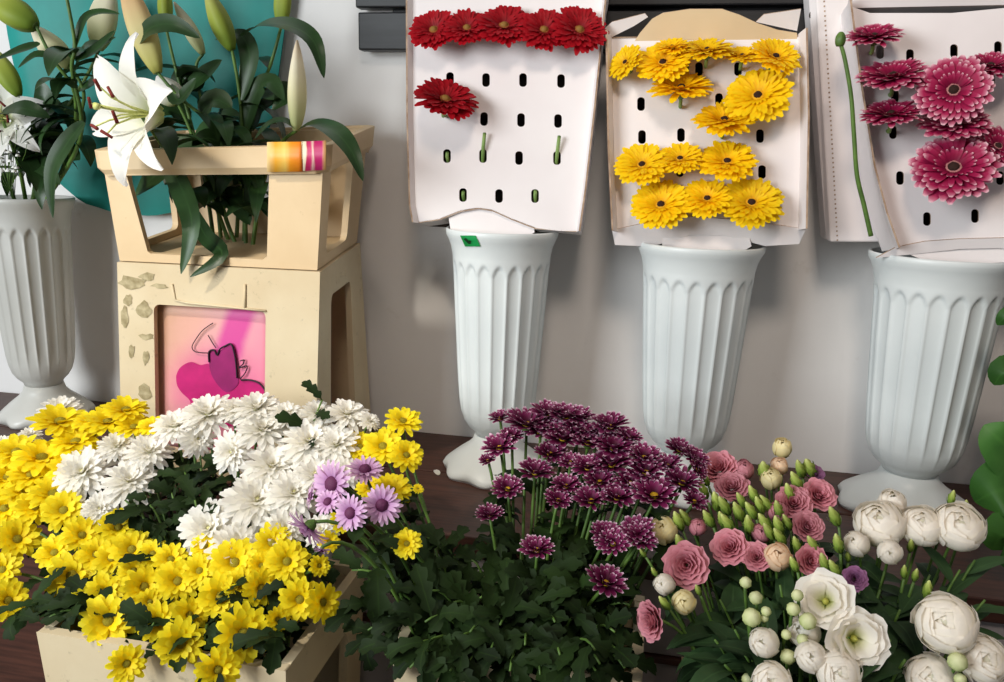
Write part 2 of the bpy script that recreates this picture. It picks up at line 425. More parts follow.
ROSE = [(6, .12, .95, .55, .75, .22, .10, -.05), (6, .12, .80, .62, .75, .14, .10, 0), (5, .1, .62, .66, .85, .07, .08, .03), (5, .08, .46, .68, .85, .03, .06, .05), (4, .06, .30, .68, .95, 0, .05, .07), (3, .04, .16, .66, 1.2, 0, .03, .08)]
OPEN = [(5, .12, 1.0, .62, .85, .25, .10, -.05), (5, .12, .80, .70, .85, .12, .08, 0), (4, .1, .60, .74, .95, .04, .05, .03)]
RAN = [(6, .35, .98, .70, .80, .10, .06, -.1), (6, .35, .88, .82, .8, -.04, .05, -.05), (6, .3, .74, .90, .8, -.1, .04, 0), (5, .26, .56, .94, .9, -.10, .04, .03), (4, .2, .38, .95, 1.0, -.08, .03, .05), (3, .1, .2, .93, 1.2, -.04, .02, .06)]
CUPB = [(5, .3, .80, 1.05, .85, .04, .06, -.1), (4, .25, .62, 1.12, .95, -.06, .05, -.05), (4, .2, .42, 1.15, 1.0, -.08, .04, 0), (3, .1, .2, 1.12, 1.2, -.05, .03, .03)]
def lset(key, layers, mat, eye=None, n=3):
    def f(s):
        p = [('petals', rose_mesh(s*7+3, layers).mesh(key+'_petals', M[mat])), ('calyx', sepal_mesh(5, .62, .16, -.1, .9, .1, -.06).mesh(key+'_calyx', M['sepal']))]
        if eye: p.append(('flower_eye', dome(.12, .24, .12, 10, 4, .1, s).mesh(key+'_eye', M[eye])))
        return p
    variants(key, n, f)
def gset(key, layers, zs, mat, n=3):
    def f(s): return [('petals', ball_mesh(s*11+5, layers, zs).mesh(key+'_petals', M[mat])), ('calyx', sepal_mesh(5, .6, .2, -.1, .8, .2, -.62*zs).mesh(key+'_calyx', M['sepal']))]
    variants(key, n, f)
GLOBE = [(5, 1.0, 160, 60, .85), (5, .96, 150, 43, .85), (4, .90, 140, 30, .9), (4, .81, 130, 21, .9), (3, .68, 115, 13, 1.1), (3, .52, 100, 8, 1.2)]
TIGHT = [(4, .86, 165, 42, .95), (4, .83, 150, 25, .95), (3, .77, 130, 13, 1.1), (3, .68, 110, 6, 1.2)]
lset('rose', ROSE, 'rose'); lset('mauve', ROSE, 'mauve', None, 1); gset('creamy', TIGHT, 1.15, 'cream'); gset('peachy', TIGHT, 1.1, 'peach', 1)
lset('wopen', OPEN, 'lisw', 'lisw_c'); gset('wfull', GLOBE, .85, 'lisw'); gset('wcup', TIGHT, 1.2, 'lisw')
gset('rcup', TIGHT, 1.1, 'rose', 2)
def bset(key, L, R, tw, lobes, amp, shape, mat, sep, n=2):
    def f(s):
        return [('bud_petals', bud_mesh(L, R, tw*(1+.2*s), lobes, amp, shape).mesh(key+'_petals', M[mat])), ('calyx', sepal_mesh(5, sep, .18, .9, 1.5, R*.45, 0).mesh(key+'_calyx', M['sepal']))]
    variants(key, n, f)
bset('budlong', 2.5, .60, 2.6, 5, .42, lambda s: (sin(pi*min(1, s*.85+.12))**.7)*(1-.25*s), 'bud', 1.5)
bset('budround', 1.9, .98, 2.0, 5, .16, lambda s: sin(pi*(s*.93+.05))**.6, 'budw', .9)

# ------------------------------------------------------------------ leaves
def leaf(mb, p, d, nrm, L, W, droop=.6, lobes=0, ns=7, rg=rnd, fold=.25, mi=0):
    d = d.normalized(); side = d.cross(nrm)
    side = side.normalized() if side.length > 1e-5 else d.orthogonal().normalized()
    up = side.cross(d).normalized()
    vs, ts, es, fs = [], [], [], []; c = V(p); ang = 0
    if lobes: ns = 15
    for i in range(ns+1):
        s = i/ns
        w = W*.5*(sin(pi*min(1, .05+s**.8*.95))**.85)
        if lobes: w = W*.5*((.25+.75*sin(pi*min(1, .04+s**1.25*.96))**.8)*(.45+.70*(((s*3.2+.35) % 1)**.8)) if s > .12 else .12)
        if s == 1: w = W*.02
        dd = d*cos(ang)-up*sin(ang)
        if i: c = c+dd*(L/ns)
        ang += droop/ns
        uu = side.cross(dd)
        for a in (-1, 0, 1):
            lag = abs(a)*(.10*L if lobes else 0)*sin(s*pi)
            vs.append(c+side*(a*w)+uu*(fold*w*abs(a))+dd*lag); ts.append(s); es.append(abs(a))
    for i in range(ns):
        for a in range(2):
            q = i*3+a; fs.append((q, q+1, q+4, q+3))
    mb.add(vs, fs, ts, es, mi=mi)
def leaf_path(mb, pts, W, nrm, fold=.2, n=5, blunt=False):
    """long leaf following a 3D path"""
    P = smooth_path(pts, n); k = len(P); vs, ts, es, fs = [], [], [], []
    for i, c in enumerate(P):
        s = i/(k-1); d = (P[min(i+1, k-1)]-P[max(i-1, 0)]).normalized(); side = d.cross(nrm).normalized(); up = side.cross(d)
        w = W*.5*max(.03, sin(pi*min(1, .06+.94*s**.85))**.8)
        for a in (-1, -.5, 0, .5, 1): vs.append(c+side*(a*w)+up*(fold*w*abs(a)**1.5)); ts.append(s); es.append(abs(a))
    for i in range(k-1):
        for a in range(4):
            q = i*5+a; fs.append((q, q+1, q+6, q+5))
    mb.add(vs, fs, ts, es)

# ------------------------------------------------------------------ a cut flower: stem from its bucket to its bloom
def aim(n, spin):
    return n.to_track_quat('Z', 'Y').to_matrix().to_4x4() @ Matrix.Rotation(spin, 4, 'Z')
ORD = ['first', 'second', 'third', 'fourth', 'fifth', 'sixth', 'seventh', 'eighth', 'ninth', 'tenth', 'eleventh', 'twelfth']
def cut_flower(name, key, head, n, r, base, via, label, cat, group, leafm='leaf', leaves=(4, .058, .030, 2), sr=.0022, squash=1, vi=None, stem='stem'):
    n = n.normalized()
    t = thing(name, base, label, cat, group)
    mb = MB(); neck = head-n*(r*.25)
    P = bez(base, via, neck-n*min(.12, .45*(neck-via).length)*.6+(via-neck)*.25, neck, 14)
    tube(mb, P, sr*1.2, sr, 6); mb.build('stem', M[stem], t)
    nl, LL_, LW, lob = leaves
    if nl:
        lb = MB()
        for i in range(nl):
            k = 4+int((len(P)-7)*(i+rnd.random())/nl); p = P[min(k, len(P)-3)]
            a = rnd.uniform(0, 2*pi)
            d = V((cos(a), sin(a)-.25, rnd.uniform(.1, .9)))
            leaf(lb, p, d, V((0, 0, 1)), LL_*rnd.uniform(.7, 1.25), LW*rnd.uniform(.8, 1.2), rnd.uniform(.5, 1.6), lob)
        lb.build('leaves', M[leafm], t)
    var = BL[key]; parts = var[rnd.randrange(len(var)) if vi is None else vi % len(var)]
    mx = Matrix.Translation(head-base) @ aim(n, rnd.uniform(0, 6.28)) @ Matrix.Diagonal((r, r, r*squash, 1))
    for pn, me in parts: link(pn, me, t, mx)
    return t
def facing(p, up=.3, side=0, fwd=1.0):
    """direction towards the room's viewer side, tilted up by `up` and sideways by `side`"""
    d = (CAM-p); d.z = 0; d.normalize(); s = V((-d.y, d.x, 0))
    return (d*fwd+V((0, 0, 1))*up+s*side).normalized()
# ------------------------------------------------------------------ the setting
BENCH = .57
def plain(name, mb_fn, mat, kind='structure', bevel=0):
    mb = MB(); mb_fn(mb); o = mb.build(name, mat, None, smooth=False, bevel=bevel); tag(o, kind=kind); return o
wall_m, nt = new_mat('painted_plaster')
f = noise_fac(nt, 3, 5); colr = ramp(nt, [(.3, 'dfdbd8'), (.7, 'e8e5e2')], f)
f2 = ramp(nt, [(.62, (0, 0, 0)), (.7, (1, 1, 1))], noise_fac(nt, 9, 6, rough=.7))
colr = mixc(nt, math_(nt, 'MULTIPLY', f2, .25), colr, 'b9b0a6')
finish(nt, colr, .8, 0, .2, (noise_fac(nt, 30, 4), .15, .004))
M['wall'] = wall_m
M['floor'] = noisy('grey_floor', '4c4744', '5d5854', 5, .6)
M['wood'] = noisy('brown_bench_wood', '382018', '502f24', 7, .45, stretch=(1, 14, 14), bump=.3, bscale=30)
M['riser'] = noisy('grey_painted_board', '928c8c', 'a09a9a', 6, .6)
plain('wall_back', lambda m: box(m, -3.2, 3.2, 0, .1, 0, 2.6), M['wall'])
plain('floor', lambda m: box(m, -3.2, 3.2, -4.2, 0, -.1, 0), M['floor'])

t = thing('display_bench', (0, -.22, 0), 'long brown wooden display bench with grey front boards along the white wall', 'bench')
def part(t, name, fn, mat, bevel=.002, smooth=False):
    mb = MB(); fn(mb); return mb.build(name, mat, t, smooth=smooth, bevel=bevel)
part(t, 'top_plank', lambda m: box(m, -2.2, 1.9, -.205, -.004, BENCH-.035, BENCH+.0015), M['wood'])
part(t, 'top_plank', lambda m: box(m, -2.2, 1.9, -.45, -.211, BENCH-.035, BENCH+.0015), M['wood'])
part(t, 'front_board', lambda m: box(m, -.66, 1.89, -.440, -.42, .405, BENCH-.036), M['riser'])
o = part(t, 'front_board', lambda m: box(m, -2.19, -.664, -.440, -.42, 0, BENCH-.036), M['wood']); tag(o, 'dark brown front board')
part(t, 'wooden_batten', lambda m: box(m, -.66, 1.89, -.446, -.42, .392, .404), M['wood'])
part(t, 'front_board', lambda m: box(m, -.66, 1.89, -.440, -.42, 0, .391), M['riser'])
part(t, 'end_board', lambda m: box(m, -2.19, -2.17, -.419, -.01, 0, BENCH-.036), M['riser'])
part(t, 'end_board', lambda m: box(m, 1.87, 1.89, -.419, -.01, 0, BENCH-.036), M['riser'])

# black slatted rack on the wall
zl0, zl1 = at(358, 50, -.04).z, at(358, 12, -.04).z
xl = at(358, 30, -.04).x
t = thing('wall_rack', (.3, 0, zl0), 'black wooden slat rack fixed to the wall behind the gerbera boxes', 'rack')
part(t, 'slat', lambda m: box(m, xl, 1.6, -.04, -.012, zl0, zl1), M['black'], .003)
part(t, 'slat', lambda m: box(m, xl-.005, 1.6, -.04, -.012, zl1+.008, zl1+.085), M['black'], .003)
part(t, 'backing', lambda m: box(m, xl+.06, 1.6, -.011, -.001, zl0+.01, zl1+.08), M['black'], 0)

# teal cloth hanging behind the lilies
def cloth(m):
    nc, nr = 30, 16; vs = []; fs = []
    def lerp(a, b, t): return a+(b-a)*t
    def ybot(c):
        ks = [(0, 178), (.12, 203), (.25, 212), (.45, 216), (.7, 205), (.88, 178), (1, 120)]
        for (a, ya), (b, yb) in zip(ks, ks[1:]):
            if c <= b: return lerp(ya, yb, (c-a)/(b-a))
    for side in (0, 1):
        for j in range(nr+1):
            for i in range(nc+1):
                c, q = i/nc, j/nr; y = lerp(-50, ybot(c), q); x = lerp(lerp(2, 57, q**2), lerp(294, 272, q), c)
                p = at(x, y, -.03); p.y += -.006*sin(c*17+q*1.5)-.008*side*(1 if 0 < i < nc and j < nr else .3)
                vs.append(p)
    k = (nr+1)*(nc+1)
    for j in range(nr):
        for i in range(nc):
            q = j*(nc+1)+i; a = (q, q+1, q+nc+2, q+nc+1); fs.append(a); fs.append(tuple(k+x for x in a[::-1]))
    m.add(vs, fs)
mb = MB(); cloth(mb); o = mb.build('hanging_cloth', M['teal'])
tag(o, 'teal cloth with a rounded lower edge hanging on the wall behind the lilies', 'cloth')

# ------------------------------------------------------------------ fluted plastic vases
PROF = [(0, .098), (.006, .101), (.014, .097), (.028, .080), (.045, .058), (.058, .046), (.070, .042), (.078, .046), (.088, .058), (.10, .067), (.118, .0735), (.14, .0775), (.18, .081), (.24, .0850), (.31, .0895), (.37, .0930), (.405, .0955), (.42, .0985), (.432, .1035), (.440, .108), (.447, .109), (.450, .1075)]
def vase_part(mb, prof, nfl, fl_lo, fl_hi, inner=True, A=.0048, seg=10, foot_wave=0):
    P = []
    for i in range(len(prof)-1):
        a, b = prof[i], prof[i+1]; k = 12 if .35 < b[0] < .42 else 5 if b[0]-a[0] > .02 else 1
        for j in range(k): P.append((a[0]+(b[0]-a[0])*j/k, a[1]+(b[1]-a[1])*j/k))
    P.append(prof[-1]); nu = nfl*seg; vs, fs = [], []
    for z, r in P:
        for j in range(nu):
            x = (j % seg)/seg*2-1
            top = fl_hi-.022*(x*x); d = 0
            if fl_lo < z: d = A*max(0, 1-x*x)**.5*min(1, max(0, (top-z)/.007))*min(1, (z-fl_lo)/.05)
            rr = r-d; zz = z
            if foot_wave and z < .06:
                rr *= 1+foot_wave*(1-z/.06)*cos(8*2*pi*j/nu)
                zz = z+.004*(1-z/.06)*(1-cos(8*2*pi*j/nu))*(1 if z > .004 else 0)
            vs.append((rr*cos(2*pi*j/nu), rr*sin(2*pi*j/nu), zz))
    n = len(P)
    if inner:
        for z, r in ((.449, .1035), (.43, .098), (.40, .089), (.2, .074), (.12, .066), (.10, .02)):
            for j in range(nu): vs.append((r*cos(2*pi*j/nu), r*sin(2*pi*j/nu), z))
        n += 6
    for i in range(n-1):
        for j in range(nu): fs.append((i*nu+j, i*nu+(j+1) % nu, (i+1)*nu+(j+1) % nu, (i+1)*nu+j))
    fs.append(tuple(range(nu-1, -1, -1)))
    fs.append(tuple((n-1)*nu+j for j in range(nu)))
    mb.add(vs, fs)
ib = next(i for i, p in enumerate(PROF) if p[0] >= .070)
mbf = MB(); vase_part(mbf, PROF[:ib+1], 20, 9, 9, False, 0, 8, .05); foot_me = mbf.mesh('vase_foot', M['vase'])
mbb = MB(); vase_part(mbb, PROF[ib:], 20, .10, .395, True, .0052); body_me = mbb.mesh('vase_body', M['vase'])
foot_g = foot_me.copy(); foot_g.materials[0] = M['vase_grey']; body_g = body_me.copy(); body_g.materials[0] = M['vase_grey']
def vase(x, y, sx, sz, label, grey=False, spin=0):
    t = thing('fluted_vase', (x, y, BENCH+.0015), label, 'vase', 'white fluted vases on the bench')
    mx = Matrix.Rotation(spin, 4, 'Z') @ Matrix.Diagonal((sx, sx, sz, 1))
    link('foot', foot_g if grey else foot_me, t, mx @ Matrix.Diagonal((1.06, 1.06, 1, 1))); link('body', body_g if grey else body_me, t, mx); return t
v1 = vase(-.267, -.165, .93, 1.022, 'white fluted vase with a small green tag, under the red gerbera box')
v2 = vase(.081, -.15, 1.0, 1.0, 'white fluted vase under the box of yellow gerberas', spin=.1)
v3 = vase(.470, -.15, 1.03, 1.0, 'white fluted vase under the box of pink gerberas', spin=.2)
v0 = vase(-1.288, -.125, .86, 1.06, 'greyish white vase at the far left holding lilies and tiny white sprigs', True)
# green tag on the first vase
def vsurf(px, py, off=.0):
    d = ray(px, py).normalized(); c = V((-.267, -.165, 0)); p = V(CAM)
    for _ in range(4000):
        p = p+d*.0006
        q = p-c; z = (p.z-BENCH)/1.022; R = .099
        for (za, ra), (zb, rb) in zip(PROF, PROF[1:]):
            if za <= z <= zb: R = .93*(ra+(rb-ra)*(z-za)/(zb-za))
        if (q.x**2+q.y**2)**.5 < R+off: return p
    return p
def tagmesh(m, quad, off, n=6):
    vs = []
    for j in range(n+1):
        for i in range(n+1):
            u, w = i/n, j/n
            x = (quad[0][0]*(1-u)+quad[1][0]*u)*(1-w)+(quad[3][0]*(1-u)+quad[2][0]*u)*w
            y = (quad[0][1]*(1-u)+quad[1][1]*u)*(1-w)+(quad[3][1]*(1-u)+quad[2][1]*u)*w
            vs.append(vsurf(x, y, off))
    m.add(vs, [(j*(n+1)+i, j*(n+1)+i+1, (j+1)*(n+1)+i+1, (j+1)*(n+1)+i) for j in range(n) for i in range(n)])
mb = MB(); tagmesh(mb, [(460, 235.5), (475.5, 235.5), (480.5, 246.5), (465, 246.5)], .0015); tg = mb.build('green_tag', M['green_tag'], v1)
tag(tg, 'small slanted green tape tag with a dark handwritten mark')
mb = MB()
tagmesh(mb, [(463.5, 239), (466, 238), (470, 242.5), (468.5, 244)], .0025, 3); tagmesh(mb, [(469, 240.5), (471, 240.5), (470.5, 244), (468.5, 244)], .0025, 3)
o = mb.build('handwritten_mark', M['ink_green']); o.parent = tg; pass

# ------------------------------------------------------------------ cream flower crates
def trilin(c):
    def F(u, v, w):
        a = (c[0]*(1-u)+c[1]*u)*(1-v)+(c[3]*(1-u)+c[2]*u)*v
        b = (c[4]*(1-u)+c[5]*u)*(1-v)+(c[7]*(1-u)+c[6]*u)*v
        return a*(1-w)+b*w
    return F
def crate(label, corners, wins, mat, th=.012, rim=(.82, 1.0, .02), group=None, base=.02, smooth=False):
    """corners bottom FL FR BR BL, top FL FR BR BL. wins: dict wall -> list of window polygons in 0..1"""
    F = trilin(corners); ctr = sum(corners[:4], V((0, 0, 0)))/4
    W = (corners[1]-corners[0]).length; D = (corners[2]-corners[1]).length; H = (corners[5]-corners[1]).length
    t = thing('flower_crate', ctr, label, 'crate', group)
    tu, tv = th/W, th/D; sq = [(0, 0), (1, 0), (1, 1), (0, 1)]
    def pl(name, fn, win, outline=sq):
        mb = MB(); plate(mb, outline, win, fn, 1.0); return mb.build(name, mat, t, smooth=False, bevel=.0025)
    pl('front_wall', lambda u, w, d: F(u, -d*tv, w), wins.get('front', []))
    pl('back_wall', lambda u, w, d: F(u, 1+d*tv, w), wins.get('back', []))
    e = tv*1.0
    pl('side_wall', lambda v, w, d: F(1+d*tu, e+v*(1-2*e), w), wins.get('right', []))
    pl('side_wall', lambda v, w, d: F(-d*tu, e+v*(1-2*e), w), wins.get('left', []))
    mb = MB(); box(mb, tu, 1-tu, tv, 1-tv, base, base+.01/H, F); mb.build('base', mat, t, smooth=False)
    if rim:
        a, b, o_ = rim; ou, ov = o_/W, o_/D; mb = MB()
        rings = [(-ou*.55, -ov*.55, a), (-ou, -ov, a+.25*(b-a)), (-ou, -ov, b), (tu*.0, tv*.0, b+.004), (tu*.0, tv*.0, b-.01)]
        vs = []
        for x, y, w in rings:
            cu, cv = .016/W, .016/D
            for (u, v) in ((x+cu, y), (1-x-cu, y), (1-x, y+cv), (1-x, 1-y-cv), (1-x-cu, 1-y), (x+cu, 1-y), (x, 1-y-cv), (x, y+cv)): vs.append(F(u, v, w))
        fs = [(i*8+j, i*8+(j+1) % 8, (i+1)*8+(j+1) % 8, (i+1)*8+j) for i in range(4) for j in range(8)]
        fs += [(j, (j+1) % 8, 32+(j+1) % 8, 32+j) for j in range(8)]
        mb.add(vs, fs); mb.build('rim', mat, t, smooth=False, bevel=.002)
    return t, F, (W, D, H)
YF, YB = -.34, -.075
def dn(p, z): return V((p.x, p.y, z))
TL, TR, TRB = at(117, 262, YF), at(320, 272, YF), at(360, 243, YB)
TLB = TL+(TRB-TR)
KBL, BR, BRB = dn(at(119, 430, YF), BENCH+.0015), dn(at(313, 430, YF), BENCH+.0015), dn(at(372, 410, YB), BENCH+.0015); KBLB = dn(TLB, BENCH+.0015)
win_f = rrect(.185, .745, .12, .815, .03)
cl, F1, S1 = crate('lower scuffed cream crate of the stack, with a pink and magenta painted panel', [KBL, BR, BRB, KBLB, TL, TR, TRB, TLB],
    {'front': [win_f], 'right': [rrect(.22, .72, .1, .86, .05)], 'back': [rrect(.2, .8, .15, .8, .05)], 'left': [rrect(.25, .75, .15, .86, .05)]}, M['crate_old'], rim=None, base=.95, group='stacked cream crates')
# painted panel set back in the front wall
pm, nt = new_mat('sprayed_pink_panel')
tx, ty = attr(nt, 't'), attr(nt, 'e')
nz = math_(nt, 'MULTIPLY', math_(nt, 'SUBTRACT', noise_fac(nt, 25, 5), .5), .15)
g = math_(nt, 'ADD', math_(nt, 'ADD', math_(nt, 'MULTIPLY', tx, .75), math_(nt, 'MULTIPLY', ty, .3)), nz)
colr = ramp(nt, [(.1, 'c79a7c'), (.3, 'dda695'), (.55, 'e3a3a8'), (.85, 'e2869f'), (1, 'd97b96')], g)
dx = math_(nt, 'SUBTRACT', tx, .48); dy = math_(nt, 'SUBTRACT', ty, .72)
dd = math_(nt, 'SQRT', math_(nt, 'ADD', math_(nt, 'MULTIPLY', dx, dx), math_(nt, 'MULTIPLY', dy, dy)))
mr = N(nt, 'ShaderNodeMapRange', interpolation_type='SMOOTHSTEP'); nt.links.new(math_(nt, 'ADD', dd, nz), mr.inputs[0]); mr.inputs[1].default_value = .5; mr.inputs[2].default_value = .15
colr = mixc(nt, math_(nt, 'MULTIPLY', mr.outputs[0], .6), colr, 'd8468a')
sd = math_(nt, 'ABSOLUTE', math_(nt, 'SUBTRACT', tx, math_(nt, 'SUBTRACT', .735, math_(nt, 'MULTIPLY', ty, .32))))
mr = N(nt, 'ShaderNodeMapRange', interpolation_type='SMOOTHSTEP'); nt.links.new(math_(nt, 'ADD', sd, math_(nt, 'MULTIPLY', nz, .3)), mr.inputs[0]); mr.inputs[1].default_value = .15; mr.inputs[2].default_value = .06
colr = mixc(nt, math_(nt, 'MULTIPLY', mr.outputs[0], .85), colr, 'cf2f92')
finish(nt, colr, .5, 0, .3)
PV = .018/S1[1]
mb = MB(); n = 10; vs = []; tt = []; ee = []
for j in range(n+1):
    for i in range(n+1):
        p = F1(.17+.59*i/n, PV, .10+.73*j/n); vs.append(p); a = proj(p); tt.append((a[0]-150)/130); ee.append((a[1]-300)/120)
mb.add(vs, [(j*(n+1)+i, j*(n+1)+i+1, (j+1)*(n+1)+i+1, (j+1)*(n+1)+i) for j in range(n) for i in range(n)], tt, ee)
pp = mb.build('painted_panel', pm, cl); tag(pp, 'inset panel sprayed pink with a magenta blob and black scribbles')
so = pp.modifiers.new('solid', 'SOLIDIFY'); so.thickness = .004; so.offset = -1
pn = (F1(.8, PV, .2)-F1(.2, PV, .2)).cross(F1(.2, PV, .8)-F1(.2, PV, .2)).normalized()
pp0 = F1(.5, PV, .5)+pn*.001
def onp(px, py, d=0): return onplane(px, py, pp0+pn*d, pn)
M['magenta'] = noisy('magenta_spray', 'b00b62', 'c4146e', 25, .45)
M['magenta_dark'] = noisy('dark_magenta_spray', '860a58', '9c1066', 25, .45)
def subpart(name, mb, mat, par, top):
    o = mb.build(name, mat); o.parent = par; return o
def blob(px, d, mat, name):
    pts = smooth_path([V((a, b, 0)) for a, b in px+[px[0]]], 4)[:-1]
    mb = MB(); plate(mb, [(p.x, p.y) for p in pts], [], lambda a, b, q: onp(a, b, d+q), .0006); subpart(name, mb, mat, pp, cl)
blob([(176, 376), (179, 369), (185, 364), (192, 362), (200, 365), (209, 364), (212, 372), (238, 378), (246, 380), (254, 380), (262, 386), (265, 397), (264, 415), (250, 425), (215, 425), (195, 418), (190, 401), (182, 393), (177, 385)], .0012, M['magenta'], 'magenta_blob')
blob([(209, 352), (213, 349), (217, 350), (222, 350), (227, 345), (231, 344), (234, 350), (236, 360), (237, 372), (238, 384), (226, 392), (213, 378), (209, 363)], .0022, M['magenta_dark'], 'magenta_blob')
def scrib(px, r=.0013):
    mb = MB(); tube(mb, smooth_path([onp(a, b, .0036) for a, b in px], 5), r, r, 5); subpart('scribble', mb, M['ink'], pp, cl)
scrib([(213, 323), (203, 330), (196, 339), (192, 347), (196, 352), (208, 353)], .0009)
scrib([(208, 335), (212, 342), (216, 348)], .0009)
scrib([(209, 362), (209, 352), (214, 350), (217, 355), (220, 349), (225, 346), (231, 344), (234, 352), (236, 364), (237, 378)], .0016)
scrib([(240, 361), (244, 360), (243, 364), (239, 368), (247, 366), (245, 373), (240, 379)], .0011)
scrib([(241, 380), (250, 380), (259, 383), (265, 390), (266, 394), (273, 386)], .0017)
# bare scuffed patches on the plastic, left post
for i, (a, b, w, h) in enumerate(((131, 283, 17, 8), (147, 277, 10, 5), (144, 310, 8, 9), (124, 318, 5, 12), (146, 337, 8, 4), (131, 352, 4, 10), (146, 358, 4, 8), (144, 392, 9, 8), (128, 300, 5, 6), (160, 286, 9, 3))):
    q = [(a+w*cos(k*pi/6)*rnd.uniform(.55, 1.15), b+h*sin(k*pi/6)*rnd.uniform(.55, 1.15)) for k in range(12)]
    mb = MB(); fp = F1(.3, 0, .5); fn_ = pn
    plate(mb, q, [], lambda x, y, d: onplane(x, y, fp+fn_*(d+.0008), fn_), .0006); s_ = mb.build('scuff_mark', M['peel'], cl)
# moulded ribs over the panel
for pts in ([(172, 284), (175, 300), (187, 303), (238, 308), (266, 311)], [(245, 284), (245, 308)]):
    mb = MB(); tube(mb, [onplane(a, b, F1(.3, 0, .5)+pn*.001, pn) for a, b in pts], .0022, .0022, 6); mb.build('moulded_rib', M['crate_old'], cl)
# small raised letters on the side wall
mb = MB()
for i, st in enumerate(([(0, 0), (0, 1)], [(.35, 0), (.35, 1), (.7, 1)], [(.35, .5), (.62, .5)], [(.9, .45), (1.2, .45)], [(1.35, 0), (1.35, 1)])):
    tube(mb, [F1(1+.001, .36+a*.16, .895+b*.035) for a, b in st], .0013, .0013, 5)
mb.build('raised_lettering', M['crate_old'], cl)

uTL, uTR, uTRB = at(101, 152, YF), at(324, 147, YF), at(368, 128, YB); uTLB = uTL+(uTRB-uTR)
off = V((0, 0, .002)); b_ = [F1(.01, .01, 1)+off, F1(.985, .01, 1)+off, F1(.985, .99, 1)+off, F1(.01, .99, 1)+off]
cu, F2, S2 = crate('upper open cream crate of the stack, orange and magenta stickers on its rim', b_+[uTL, uTR, uTRB, uTLB],
    {'front': [[(.155, .10), (.17, .08), (.735, .07), (.755, .10), (.765, .78), (.745, .805), (.125, .805), (.105, .78)]], 'right': [rrect(.14, .70, .09, .80, .06)], 'back': [rrect(.12, .62, .30, .82, .05)], 'left': [rrect(.2, .8, .12, .8, .06)]}, M['crate'], rim=(.80, 1.02, .013), group='stacked cream crates', base=.005)
def sticker(px, mat, name, lab):
    mb = MB(); vs = []; tt = []; nn = 8; ov = -.0145/S2[1]
    fp = F2(.5, ov, .9); fn_ = (F2(1, ov, .9)-F2(0, ov, .9)).cross(F2(.5, ov, 1)-F2(.5, ov, .8)).normalized()
    fp = F2(.7, ov, .93)
    for j in (0, 1):
        for i in range(nn+1):
            u = i/nn; x = px[0]+(px[1]-px[0])*u; y = (px[2], px[3])[j]+u*px[4]
            vs.append(onplane(x, y, fp, fn_)); tt.append(u)
    mb.add(vs, [(i, i+1, nn+2+i, nn+1+i) for i in range(nn)], tt); o = mb.build(name, mat, cu); tag(o, lab)
    s = o.modifiers.new('solid', 'SOLIDIFY'); s.thickness = .0008; s.offset = 1
sticker((267, 303, 142, 172, -.4), M['st_orange'], 'sticker', 'orange striped sticker on the rim')
sticker((301.5, 326, 141.5, 171, -1), M['st_pink'], 'sticker', 'scratched magenta sticker on the rim')

# ------------------------------------------------------------------ front buckets (cream crates holding the cut flowers)
def front_crate(label, x0, x1, yf, yb, z, tap=.02):
    c = [V((x0+tap, yf+tap, 0)), V((x1-tap, yf+tap, 0)), V((x1-tap, yb-tap, 0)), V((x0+tap, yb-tap, 0)), V((x0, yf, z)), V((x1, yf, z)), V((x1, yb, z)), V((x0, yb, z))]
    w = rrect(.2, .8, .12, .86, .05)
    t, F, S = crate(label, c, {'right': [w], 'left': [w]}, M['crate_old'], rim=None, group='cream crates holding bunches', base=.06)
    mb = MB(); box(mb, .06, .94, .07, .93, .08, .80, F); return t
A0, A1 = at(38, 647, -.77), at(285, 655, -.77)
BK1 = (A0.x, A1.x, -.77, -.50, (A0.z+A1.z)/2)
A0, A1 = at(392, 652, -.73), at(644, 662, -.73)
BK2 = (A0.x, A1.x, -.73, -.54, (A0.z+A1.z)/2-.008)
BK3 = (.085, .44, -.76, -.49, .44)
front_crate('cream crate on the floor holding the yellow and white chrysanthemums', *BK1)
front_crate('cream crate on the floor holding the lavender and plum daisies', *BK2)
front_crate('cream crate on the floor holding the lisianthus', *BK3)
def root_in(bk, head):
    x0, x1, y0, y1, z = bk
    cx, cy = (x0+x1)/2, (y0+y1)/2
    u = max(-1, min(1, (head.x-cx)/((x1-x0)/2+.12))); v = max(-1, min(1, (head.y-cy)/((y1-y0)/2+.08)))
    return V((cx+u*((x1-x0)/2-.06), cy+v*((y1-y0)/2-.06), z*.3)), V((cx+u*((x1-x0)/2-.03), cy+v*((y1-y0)/2-.035), z+.03))

